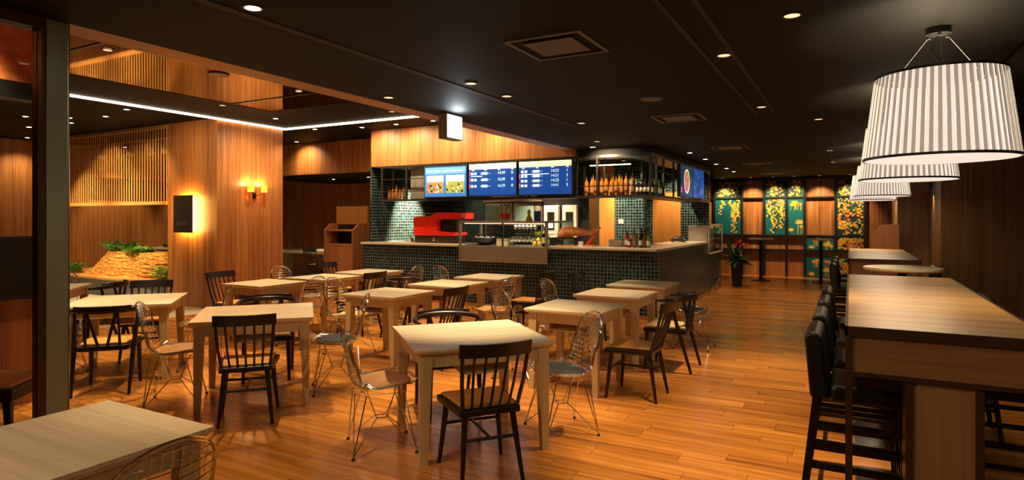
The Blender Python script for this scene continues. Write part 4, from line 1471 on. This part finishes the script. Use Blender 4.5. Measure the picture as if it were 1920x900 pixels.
# far left table
x, y = around(-8.25, 3.60, 47, 0.66, 0.1)
chair('bow', 'padtan', x, y, 227, 'dark bow back chair between the post table and the planted bench')
x, y = around(-8.25, 3.60, 137, 0.70, 0.0)
chair('wire', 'padpeach', x, y, -43, 'wire chair at far left with only its rounded back showing')
# left column
chair('spindle', 'padtan', -7.02, 5.32, 0, 'dark spindle chair against the wooden column')
chair('wire', 'padblack', -5.80, 5.32, 180, 'wire chair with black pad right of the table by the wooden column')
chair('wire', 'padblack', -6.98, 6.24, 0, 'wire chair left of the second table in the left column')
chair('spindle', 'padtan', -5.72, 6.24, 180, 'dark spindle chair right of the second table in the left column')
chair('spindle', 'padtan', -7.02, 7.21, 0, 'dark spindle chair in front of the tray return cabinet')
chair('wire', 'padpeach', -5.76, 7.21, 180, 'wire chair right of the left column table closest to the bar')
# centre column
chair('wire', 'padcream', -4.98, 5.27, 0, 'wire chair with cream seat left of the third centre column table')
chair('spindle', 'padtan', -3.80, 5.27, 180, 'dark spindle chair right of the third centre column table')
chair('bow', 'padtan', -5.03, 6.37, 0, 'bow back chair left of the second centre column table')
chair('wire', 'padtan', -3.76, 6.37, 180, 'wire chair with tan seat right of the second centre column table')
chair('wire', 'padpeach', -5.0, 7.40, 0, 'wire chair left of the table below the display case')
chair('spindle', 'padtan', -3.78, 7.40, 180, 'dark spindle chair right of the table below the display case')
# right column
chair('wire', 'padpeach', -2.78, 5.26, 0, 'wire chair with peach seat left of the third right column table')
chair('spindle', 'padtan', -1.62, 5.20, 180, 'dark spindle chair right of the third right column table')
chair('wire', 'padtan', -2.80, 6.40, 0, 'wire chair left of the second right column table')
chair('bow', 'padcream', -1.62, 6.36, 180, 'bow back chair with cream seat beside the right aisle')
chair('spindle', 'padtan', -2.86, 7.49, 0, 'dark spindle chair left of the table by the bar corner')
chair('wire', 'padblack', -1.62, 7.45, 180, 'wire chair with black pad right of the table by the bar corner')
# bottom left
chair('wire', 'padpeach', -2.10, 1.17, 180, 'wire chair cut off by the bottom edge at the left')
# communal table
chair('spindle', 'padtan', -11.1, 10.7, 90, 'dark chair tucked under the communal table beyond the column')
chair('wire', 'padtan', -12.4, 11.95, -90, 'wire chair on the far side of the communal table')

# ================================================================== BAR TABLES AND STOOLS
def bar_table(label, y0, y1):
    t = thing('bar_table', label, 'table', (0.34, (y0 + y1) / 2, 0), 0, 'high bar tables')
    W, H = 0.36, (y1 - y0) / 2
    MB().box(-W + 0.012, W - 0.012, -H + 0.012, H - 0.012, 1.02, 1.052).build('tabletop', M['bartop'], t)
    mb = MB()
    for sy in (-1, 1):
        mb.box(-W, W, min(sy * H, sy * (H - 0.011)), max(sy * H, sy * (H - 0.011)), 1.012, 1.053)
        mb.box(min(sy, 0) * W if sy < 0 else W - 0.011, -W + 0.011 if sy < 0 else W, -H, H, 1.012, 1.053)
    mb.box(-W + 0.02, W - 0.02, -H + 0.015, -H + 0.03, 0.835, 0.855).box(-W + 0.02, W - 0.02, H - 0.03, H - 0.015, 0.835, 0.855)
    mb.build('edge_trim', M['bronze'], t)
    mb = MB()
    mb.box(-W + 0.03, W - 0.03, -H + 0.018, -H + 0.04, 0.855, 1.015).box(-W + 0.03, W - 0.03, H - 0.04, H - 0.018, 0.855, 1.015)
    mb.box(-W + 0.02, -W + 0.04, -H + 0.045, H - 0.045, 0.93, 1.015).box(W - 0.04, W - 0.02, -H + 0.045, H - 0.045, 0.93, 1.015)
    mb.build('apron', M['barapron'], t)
    for sx in (-1, 1):
        for sy in (-1, 1):
            MB().box(sx * (W - 0.015) - 0.014, sx * (W - 0.015) + 0.014, sy * (H - 0.025) - 0.022, sy * (H - 0.025) + 0.022, 0, 1.012).build('leg', M['bronze'], t)
    for sy in (-1, 1):
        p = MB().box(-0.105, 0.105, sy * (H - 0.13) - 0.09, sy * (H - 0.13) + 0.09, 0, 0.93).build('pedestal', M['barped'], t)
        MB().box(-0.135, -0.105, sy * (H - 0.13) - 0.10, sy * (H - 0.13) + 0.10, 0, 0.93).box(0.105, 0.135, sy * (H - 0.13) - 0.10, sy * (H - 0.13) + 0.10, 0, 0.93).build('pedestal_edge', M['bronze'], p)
    MB().box(-0.09, 0.09, -H + 0.25, H - 0.25, 0.30, 0.93).build('centre_panel', M['black'], t)
    return t


bar_table('near high wooden bar table under the largest lamp', 3.06, 5.93)
bar_table('far high wooden bar table nearer the floral wall', 8.28, 11.12)


def make_stool(label):
    # faces +X ; origin at seat centre on the floor
    t = thing('bar_stool', label, 'stool', (0, 0, 0), 0, 'black leather bar stools')
    mb = MB()
    prof = [(-0.20, 0.66), (-0.115, 0.66), (-0.15, 0.955), (-0.165, 0.975), (-0.205, 0.975), (-0.225, 0.955)]
    mb.prism(prof, -0.205, 0.205, 'y')
    mb.build('backrest', M['leather'], t, bevel=0.018)
    MB().box(-0.115, 0.22, -0.205, 0.205, 0.65, 0.73).build('seat', M['leather'], t, bevel=0.02)
    D = M['darkwood']
    for sy in (-1, 1):
        MB().bar((-0.17, sy * 0.18, 0.655), (-0.25, sy * 0.19, 0), 0.028, 0.020).build('leg', D, t)
        MB().bar((0.18, sy * 0.18, 0.655), (0.20, sy * 0.19, 0), 0.028, 0.020).build('leg', D, t)
        for z in (0.52, 0.42, 0.32, 0.20):
            xb = -0.17 - 0.08 * (1 - z / 0.655)
            MB().box(xb, 0.19, sy * 0.185 - 0.008, sy * 0.185 + 0.008, z, z + 0.022).build('rung', D, t)
    for (xx, z) in ((-0.23, 0.20), (0.19, 0.26)):
        MB().box(xx - 0.01, xx + 0.01, -0.18, 0.18, z, z + 0.025).build('rung', D, t)
    return t


st = make_stool('nearest black leather bar stool left of the near bar table')
st.location = (0.03, 3.50, 0)
for yv, lb in ((4.13, 'second nearest black leather bar stool left of the near bar table'), (4.82, 'third black leather bar stool left of the near bar table'),
               (5.48, 'farthest black leather bar stool left of the near bar table')):
    dup(st, lb, (0.03, yv, 0))
for yv, lb in ((8.55, 'nearest black bar stool left of the far bar table'), (9.3, 'middle black bar stool left of the far bar table'), (10.1, 'farthest black bar stool left of the far bar table')):
    dup(st, lb, (0.03 - 0.03, yv, 0))
for yv, lb in ((3.9, 'black bar stool at the lower right edge, right of the near bar table'), (5.45, 'black bar stool against the far right corner of the near bar table')):
    dup(st, lb, (0.65, yv, 0), PI)
dup(st, 'black bar stool right of the far bar table', (0.68, 8.6, 0), PI)


# round standing tables
def standing(label, x, y, r, h, top='slab'):
    t = thing('standing_table', label, 'table', (x, y, 0), 0, 'round standing tables')
    MB().lathe([(r - 0.02, h - 0.035), (r, h - 0.02), (r, h)], 40).build('tabletop', M[top], t, smooth=True)
    MB().lathe([(0.04, 0.02), (0.04, h - 0.035)], 16).build('pole', M['blackmetal'], t, smooth=True)
    MB().lathe([(0.22, 0), (0.22, 0.012), (0.05, 0.03)], 32).build('base_plate', M['blackmetal'], t, smooth=True)
    return t


standing('round standing table left of the two before the floral wall', -1.92, 16.25, 0.30, 1.04)
standing('round standing table right of the two before the floral wall', -0.61, 16.45, 0.30, 1.04)
standing('round pale high table between the two bar tables', 0.46, 7.35, 0.345, 1.03, 'tabletop')

# tall vase with flowers
t = thing('floor_vase', 'tall black floor vase at the end of the bar', 'vase', (-2.23, 14.62, 0))
MB().lathe([(0.10, 0), (0.105, 0.02), (0.135, 0.52), (0.125, 0.52), (0.09, 0.40)], 6, caps=False).lathe([(0.10, 0.0), (0.10, 0.01)], 6).build('vase_body', M['black'], t)
rnd = random.Random(12)
mb = MB()
for i in range(75):
    a = rnd.random() * 2 * PI
    ln = rnd.uniform(0.16, 0.42)
    el = rnd.uniform(-0.4, 1.3)
    d = Vector((math.cos(a) * math.cos(el), math.sin(a) * math.cos(el), math.sin(el)))
    s = d.cross(Vector((0, 0, 1))).normalized()
    o0 = Vector((0, 0, 0.60))
    ww = rnd.uniform(0.02, 0.045)
    mb.slot(0 if i % 3 else 1).add([o0, o0 + d * ln * 0.45 + s * ww, o0 + d * ln + Vector((0, 0, -0.06)), o0 + d * ln * 0.45 - s * ww], [(0, 1, 2, 3)])
for (dx, dz, w_, tilt) in ((-0.12, 0.52, 0.05, -0.1), (-0.02, 0.46, 0.04, 0.05)):
    mb.slot(0).add([(dx - w_, 0, 0.62), (dx + w_, 0, 0.62), (dx + w_ + tilt * 0.5, 0, 0.62 + dz * 0.6), (dx + tilt, 0, 0.62 + dz), (dx - w_ + tilt * 0.5, 0, 0.62 + dz * 0.6)], [(0, 1, 2, 3, 4)])
for i in range(46):
    c = rnd.choice(((0.06, -0.05, 0.98), (0.14, -0.1, 0.92), (0.20, 0, 0.90), (0.10, -0.12, 0.74), (0.0, -0.1, 0.90)))
    a = rnd.random() * 2 * PI
    el = rnd.uniform(-0.2, 1.3)
    d = Vector((math.cos(a) * math.cos(el), math.sin(a) * math.cos(el), math.sin(el)))
    s = d.cross(Vector((0, 0.3, 1))).normalized()
    o0 = Vector(c)
    mb.slot(2 if rnd.random() < 0.7 else 3).add([o0, o0 + d * 0.05 + s * 0.02, o0 + d * 0.10, o0 + d * 0.05 - s * 0.02], [(0, 1, 2, 3)])
o = mb.build('flower_arrangement', [M['leafd'], M['leaf'], M['orangep'], M['red']], loc=(-2.23, 14.62, 0))
tag(o, 'orange lilies and dark leaves arranged in the floor vase', 'flowers')


# ================================================================== PENDANT LAMPS
def pendant(label, x, y, main):
    if main:
        t = thing('pendant_lamp', label, 'lamp', (x, y, 0), 0, 'striped drum pendant lamps')
        zb, zt, rb_, rt = 1.86, 2.33, 0.37, 0.312
        mb = MB()
        n = 116
        for k in range(n):
            a0, a1 = 2 * PI * k / n, 2 * PI * (k + 1) / n
            am = (a0 + a1) / 2
            o_ = 0.004 if k % 2 else 0.0
            pts = []
            for (r_, z_) in ((rb_, zb), (rt, zt)):
                for a in (a0, a1):
                    pts.append(((r_ + o_) * math.cos(a), (r_ + o_) * math.sin(a), z_))
            mb.slot(k % 2).add(pts, [(0, 1, 3, 2)])
        mb.build('lamp_shade', [M['shadewhite'], M['shadegrey']], t)
        MB().lathe([(rt + 0.006, zt - 0.006), (rt + 0.006, zt + 0.008), (rt - 0.004, zt + 0.008), (rt - 0.004, zt - 0.006)], 60, caps=False).build('top_band', M['black'], t)
        MB().lathe([(rb_ + 0.006, zb - 0.004), (rb_ + 0.006, zb + 0.010), (rb_ - 0.003, zb + 0.010), (rb_ - 0.003, zb - 0.004)], 60, caps=False).build('bottom_band', M['black'], t)
        MB().lathe([(rb_ - 0.005, zb - 0.004), (rb_ - 0.005, zb + 0.002)], 60).build('diffuser', M['diffuser'], t)
        mb = MB()
        for k in range(3):
            a = 2 * PI * k / 3 + 0.5
            mb.tube([(0.05 * math.cos(a), 0.05 * math.sin(a), 2.56), (0.26 * math.cos(a), 0.26 * math.sin(a), 2.33)], 0.002, 5)
        for k in range(3):
            a = 2 * PI * k / 3 + 0.5
            mb.tube([(0.26 * math.cos(a), 0.26 * math.sin(a), 2.33), (rt * math.cos(a), rt * math.sin(a), 2.33)], 0.003, 5)
        mb.build('suspension_wires', M['chrome'], t)
        MB().tube([(0.0, 0.0, 2.56), (-0.03, 0.01, 2.50), (-0.02, 0, 2.45), (0.01, 0, 2.38), (0, 0, 2.28)], 0.004, 6).build('cord', M['black'], t, smooth=True)
        c = MB().lathe([(0.062, 2.565), (0.062, 2.6)], 28).build('ceiling_cup', M['black'], t, smooth=True)
        mb = MB()
        for k in range(3):
            a = 2 * PI * k / 3 + 0.5
            mb.lathe([(0.010, 2.548), (0.010, 2.566)], 10, (0.05 * math.cos(a), 0.05 * math.sin(a), 0))
        mb.build('cable_grip', M['chrome'], c, smooth=True)
        o = t
    else:
        o = dup(PEN, label, (x, y, 0))
    l = bpy.data.lights.new('bulb', 'POINT')
    l.energy = 38
    l.color = (1, 0.80, 0.50)
    l.shadow_soft_size = 0.05
    lo = bpy.data.objects.new('pendant_bulb', l)
    COL.objects.link(lo)
    lo.location = (x, y, 2.15)
    l = bpy.data.lights.new('down', 'AREA')
    l.shape = 'DISK'
    l.size = 0.66
    l.energy = 9
    l.color = (1, 0.74, 0.42)
    lo = bpy.data.objects.new('pendant_glow', l)
    COL.objects.link(lo)
    lo.location = (x, y, 1.848)
    return o


PEN = pendant('largest striped drum pendant lamp over the near bar table', 0.44, 4.24, True)
pendant('second striped pendant lamp, half behind the largest', 0.44, 6.40, False)
pendant('third striped pendant lamp over the far bar table', 0.42, 10.85, False)
pendant('farthest striped pendant lamp near the floral wall', 0.36, 13.2, False)

# ================================================================== CEILING FITTINGS
DL = None


def downlight(x, y, z, label, e=30, bright=True, size=60, aim=None, blend=0.7, lit=True):
    global DL
    if DL is None:
        DL = thing('ceiling_light', label, 'downlight', (x, y, z), 0, 'recessed ceiling downlights')
        MB().lathe([(0.052, -0.006), (0.052, 0.0), (0.040, 0.0), (0.040, -0.006)], 20, caps=False).lathe([(0.052, -0.006), (0.040, -0.006)], 20, caps=False).build('ring', M['ring'], DL, smooth=False)
        MB().lathe([(0.040, -0.004), (0.040, -0.002)], 20).build('lens', M['downlight'], DL)
        DL['lensb'] = 1
        o = DL
    else:
        o = dup(DL, label, (x, y, z))
    if not bright:
        for c in o.children:
            if c.name.startswith('lens'):
                c.data = c.data.copy()
                c.data.materials.clear()
                c.data.materials.append(M['dimlight'])
    if lit:
        spot(x, y, z - 0.02, e, size, blend, aim)
    return o


# bright row washing the wooden fascia
downlight(-7.88, 8.66, HL, 'bright downlight left of three before the wooden fascia', 40, aim=(-7.7, 9.1, 1.7), size=160, blend=1.0)
downlight(-7.08, 8.66, HL, 'bright downlight, middle of three before the wooden fascia', 37, aim=(-6.9, 9.1, 1.7), size=160, blend=1.0)
downlight(-6.28, 8.66, HL, 'bright downlight right of three before the wooden fascia', 37, aim=(-6.0, 9.1, 1.7), size=160, blend=1.0)
downlight(-5.3, 8.66, HL, 'bright downlight before the fascia, hidden by the ceiling edge', 34, aim=(-5.0, 9.1, 1.7), size=160, blend=1.0)
downlight(-10.72, 5.71, HL, 'downlight left of the wooden column above the bench', 42, aim=(-11.3, 6.75, 1.7), size=85)
downlight(-11.97, 5.80, HL, 'downlight beside the steel post above the bench', 66, aim=(-12.4, 6.75, 1.7), size=85)
downlight(-13.2, 5.70, HL, 'added downlight aimed at the left end of the planted bench', 150, aim=(-13.2, 7.0, 0.5), size=60)  # added lamp, brightens the bamboo mound from the left
downlight(-11.4, 5.50, HL, 'added downlight aimed at the right end of the planted bench', 130, aim=(-11.6, 7.0, 0.5), size=60)  # second added lamp for the mound, brightens its right end
downlight(-10.61, 9.60, HL, 'downlight beside the column before the rear bulkhead', 26, aim=(-10.6, 9.95, 2.4), size=130, blend=1.0)
downlight(-11.88, 5.08, HL, 'upper downlight seen through the glass at far left', 30)
downlight(-14.96, 6.43, HL, 'lower downlight seen through the glass at far left', 30, aim=(-15.4, 6.6, 0.8), size=110)
downlight(-14.96, 8.4, HL, 'added downlight washing the wall behind the slat screen', 70, aim=(-15.45, 8.5, 0.6), size=70)  # added wash to make the left wall bright
downlight(-14.96, 10.4, HL, 'added downlight in the far corner behind the slat screen', 60, aim=(-15.45, 10.4, 0.6), size=70)  # added too, carries the wall wash further back
downlight(-9.75, 5.5, HL, 'downlight before the front of the wooden column', 34, aim=(-9.9, 6.7, 1.2), size=150, blend=1.0)
downlight(-8.8, 8.4, HL, 'downlight grazing the side of the wooden column', 20, aim=(-9.2, 7.8, 1.6), size=90)
downlight(-8.45, 7.2, HL, 'downlight in the black ceiling beside the wooden column', 50, aim=(-9.2, 7.3, 1.0), size=140, blend=1.0)
downlight(-11.2, 11.3, 2.495, 'left downlight under the rear bulkhead', 70)
downlight(-9.9, 11.1, 2.495, 'right downlight under the rear bulkhead', 45)
# mirror ceiling downlights
k = 0
MC = [(-6.48, 3.47, 'near downlight in the mirror ceiling', 150), (-6.37, 5.80, 'middle downlight in the mirror ceiling', 150), (-8.15, 5.98, 'downlight at the edge of the mirror ceiling', 70),
      (-4.75, 3.80, 'front downlight in the mirror ceiling close to the beam', 110), (-4.45, 5.30, 'downlight in the mirror ceiling close to the beam', 90), (-4.60, 6.60, 'rear downlight in the mirror ceiling close to the beam', 120), (-6.3, 7.6, 'downlight in the black border behind the mirror ceiling', 80),
      (-8.3, 3.5, 'downlight in the black border above the far left table', 70)]
for (x, y, nm, e) in MC:
    downlight(x, y, HL, nm, e, bright=False, size=58, blend=0.45)
o = MB().lathe([(0.11, -0.012), (0.12, 0)], 24).build('ceiling_speaker', M['ring'], loc=(-6.45, 4.68, HL), smooth=True)
tag(o, 'round dark ceiling speaker in the mirror ceiling', 'speaker')
# main ceiling
ML = [(-2.68, 2.14, 'bright downlight at the top left of the black ceiling', 42, True), (-2.65, 4.17, 'downlight in the ceiling slot above the foreground table', 120, False),
      (-2.65, 4.75, 'second downlight in the ceiling slot above the foreground table', 70, False), (-2.66, 6.5, 'downlight at the far end of the left ceiling slot', 70, False),
      (-3.1, 8.15, 'downlight above the table by the bar corner', 25, False), (-0.73, 4.25, 'near downlight in the ceiling slot over the aisle', 150, False),
      (-0.75, 6.39, 'far downlight in the ceiling slot over the aisle', 110, False), (-0.27, 3.59, 'downlight left of the largest lamp', 15, False),
      (-0.30, 7.47, 'downlight left of the second lamp', 30, False), (-0.28, 11.0, 'downlight left of the third lamp', 30, False), (-0.28, 13.3, 'downlight left of the farthest lamp', 30, False)]
for (x, y, lb, e, br) in ML:
    downlight(x, y, HC, lb, e, br)
downlight(-3.6, 4.3, HC, 'small sensor like downlight near the ceiling edge', 20, False)
downlight(-3.4, 8.75, HC, 'bright downlight above the bottle rack', 35, True, aim=(-3.3, 9.1, 2.2), size=120)
for i, (x, y) in enumerate(((-2.30, 10.27), (-2.30, 11.51), (-2.32, 12.65), (-2.32, 13.82), (-2.34, 14.86))):
    downlight(x, y, HC, '%s bright downlight from the left along the bar side' % ORD[i], 22, True, size=85)
downlight(-5.2, 10.6, HC, 'kitchen downlight behind the screens', 110, False, size=100)
downlight(-7.45, 10.1, HC, 'kitchen downlight lighting the left tiled wall', 650, False, aim=(-8.05, 10.25, 1.35), size=56)
downlight(-3.7, 11.1, HC, 'kitchen downlight lighting the tiles by the thermostat', 90, False, aim=(-3.65, 11.6, 1.4), size=80)
downlight(-4.2, 11.1, HC, 'kitchen downlight lighting the orange panel', 60, False, aim=(-4.2, 11.6, 1.3), size=60)
downlight(-3.3, 12.7, HC, 'kitchen downlight before the bar end wall', 60, False, aim=(-3.1, 13.36, 1.4), size=90)
downlight(-5.1, 9.60, HC, 'kitchen downlight over the display case', 55, False, size=120)
for (x, y, lb, e) in ((0.35, 0.9, 'added fill downlight behind the viewer near the bar table', 16), (-1.6, 0.3, 'added fill downlight behind the viewer over the entry', 10), (-3.0, -0.6, 'added fill downlight behind the viewer by the glass screen', 45), (2.2, 1.6, 'added fill downlight behind the viewer on the right', 8)):
    downlight(x, y, HC + (0.16 if x > 0.92 else 0), lb, e, False, size=140, blend=0.8, aim=(x, y + 1.2, 0.6))  # unseen fill lamps added to light the faces turned to the viewer
# wall washers for the back wall
for i, x in enumerate((-3.0, -2.29, -1.74, -1.25, -0.67, 0.0)):
    downlight(x, 17.2, HC, '%s downlight from the left washing the floral wall' % ORD[i], 42, False, aim=(x, 17.68, 1.75), size=75, blend=0.8)

# small black wall lamp on the right wall
t = thing('wall_spotlight', 'small black cylinder lamp on the right wooden wall', 'wall lamp', (1.13, 12.1, 2.0))
MB().lathe([(0.035, 0), (0.035, 0.12)], 14).build('lamp_body', M['black'], t, smooth=True)
MB().box(0.0, 0.06, -0.015, 0.015, 0.05, 0.07).build('bracket', M['black'], t)
spot(1.13, 12.1, 1.99, 10, 80, 0.7, aim=(1.17, 12.1, 0.8))
spot(1.13, 12.1, 2.13, 5, 80, 0.7, aim=(1.17, 12.1, 2.6))
spot(0.62, 13.9, 2.5, 14, 90, 0.7, aim=(0.72, 13.7, 1.6))

# air vents
vt = None
for i, (y, lb) in enumerate(((3.52, 'nearest square ceiling air vent'), (6.66, 'second square ceiling air vent'), (9.80, 'third square ceiling air vent'), (12.9, 'fourth square ceiling air vent'), (15.8, 'farthest square ceiling air vent'))):
    if vt is None:
        vt = thing('air_vent', lb, 'vent', (-1.6, y, HC), 0, 'square ceiling air vents')
        mb = MB()
        a, b_ = 0.25, 0.225
        mb.box(-a, a, -a, -b_, -0.012, 0).box(-a, a, b_, a, -0.012, 0).box(-a, -b_, -b_, b_, -0.012, 0).box(b_, a, -b_, b_, -0.012, 0)
        mb.build('frame', plain('vent_grey', (0.10, 0.09, 0.075), 0.5), vt)
        MB().box(-0.16, 0.16, -0.16, 0.16, -0.014, -0.004).build('cover', plain('vent_cover', (0.075, 0.062, 0.048), 0.5), vt)
    else:
        dup(vt, lb, (-1.6, y, HC))
o = MB().lathe([(0.09, -0.01), (0.10, 0)], 24).build('ceiling_speaker', M['ring'], loc=(-1.57, 5.49, HC), smooth=True)
tag(o, 'round ceiling speaker between the two nearest vents', 'speaker')

# direction sign hanging at ceiling edge
t = thing('direction_sign', 'lit white direction sign with arrow hanging at the ceiling edge', 'sign', (-3.60, 5.27, 2.33))
MB().box(-0.05, 0.05, -0.14, 0.14, 0, 0.25).build('housing', M['grey'], t, bevel=0.004)
MB().box(0.051, 0.056, -0.13, 0.13, 0.012, 0.24).build('light_face', M['signwhite'], t)
mb = MB()
def ap(a, z):
    return (0.0575, a, z)
mb.add([ap(-0.07, 0.115), ap(0.03, 0.115), ap(0.03, 0.135), ap(-0.07, 0.135)], [(0, 1, 2, 3)])
mb.add([ap(0.0, 0.19), ap(0.06, 0.125), ap(0.08, 0.125), ap(0.025, 0.19)], [(0, 1, 2, 3)])
mb.add([ap(0.0, 0.06), ap(0.025, 0.06), ap(0.08, 0.125), ap(0.06, 0.125)], [(0, 1, 2, 3)])
mb.build('arrow', M['signarrow'], t)
MB().box(-0.01, 0.01, -0.08, 0.08, 0.25, 0.27).build('hanger', M['grey'], t)
l = bpy.data.lights.new('s', 'POINT')
l.energy = 8.0
l.color = (0.85, 0.95, 1.0)
l.shadow_soft_size = 0.05
lo = bpy.data.objects.new('sign_glow', l)
COL.objects.link(lo)
lo.location = (-3.50, 5.27, 2.5)

# parent copies keep their own labels; done
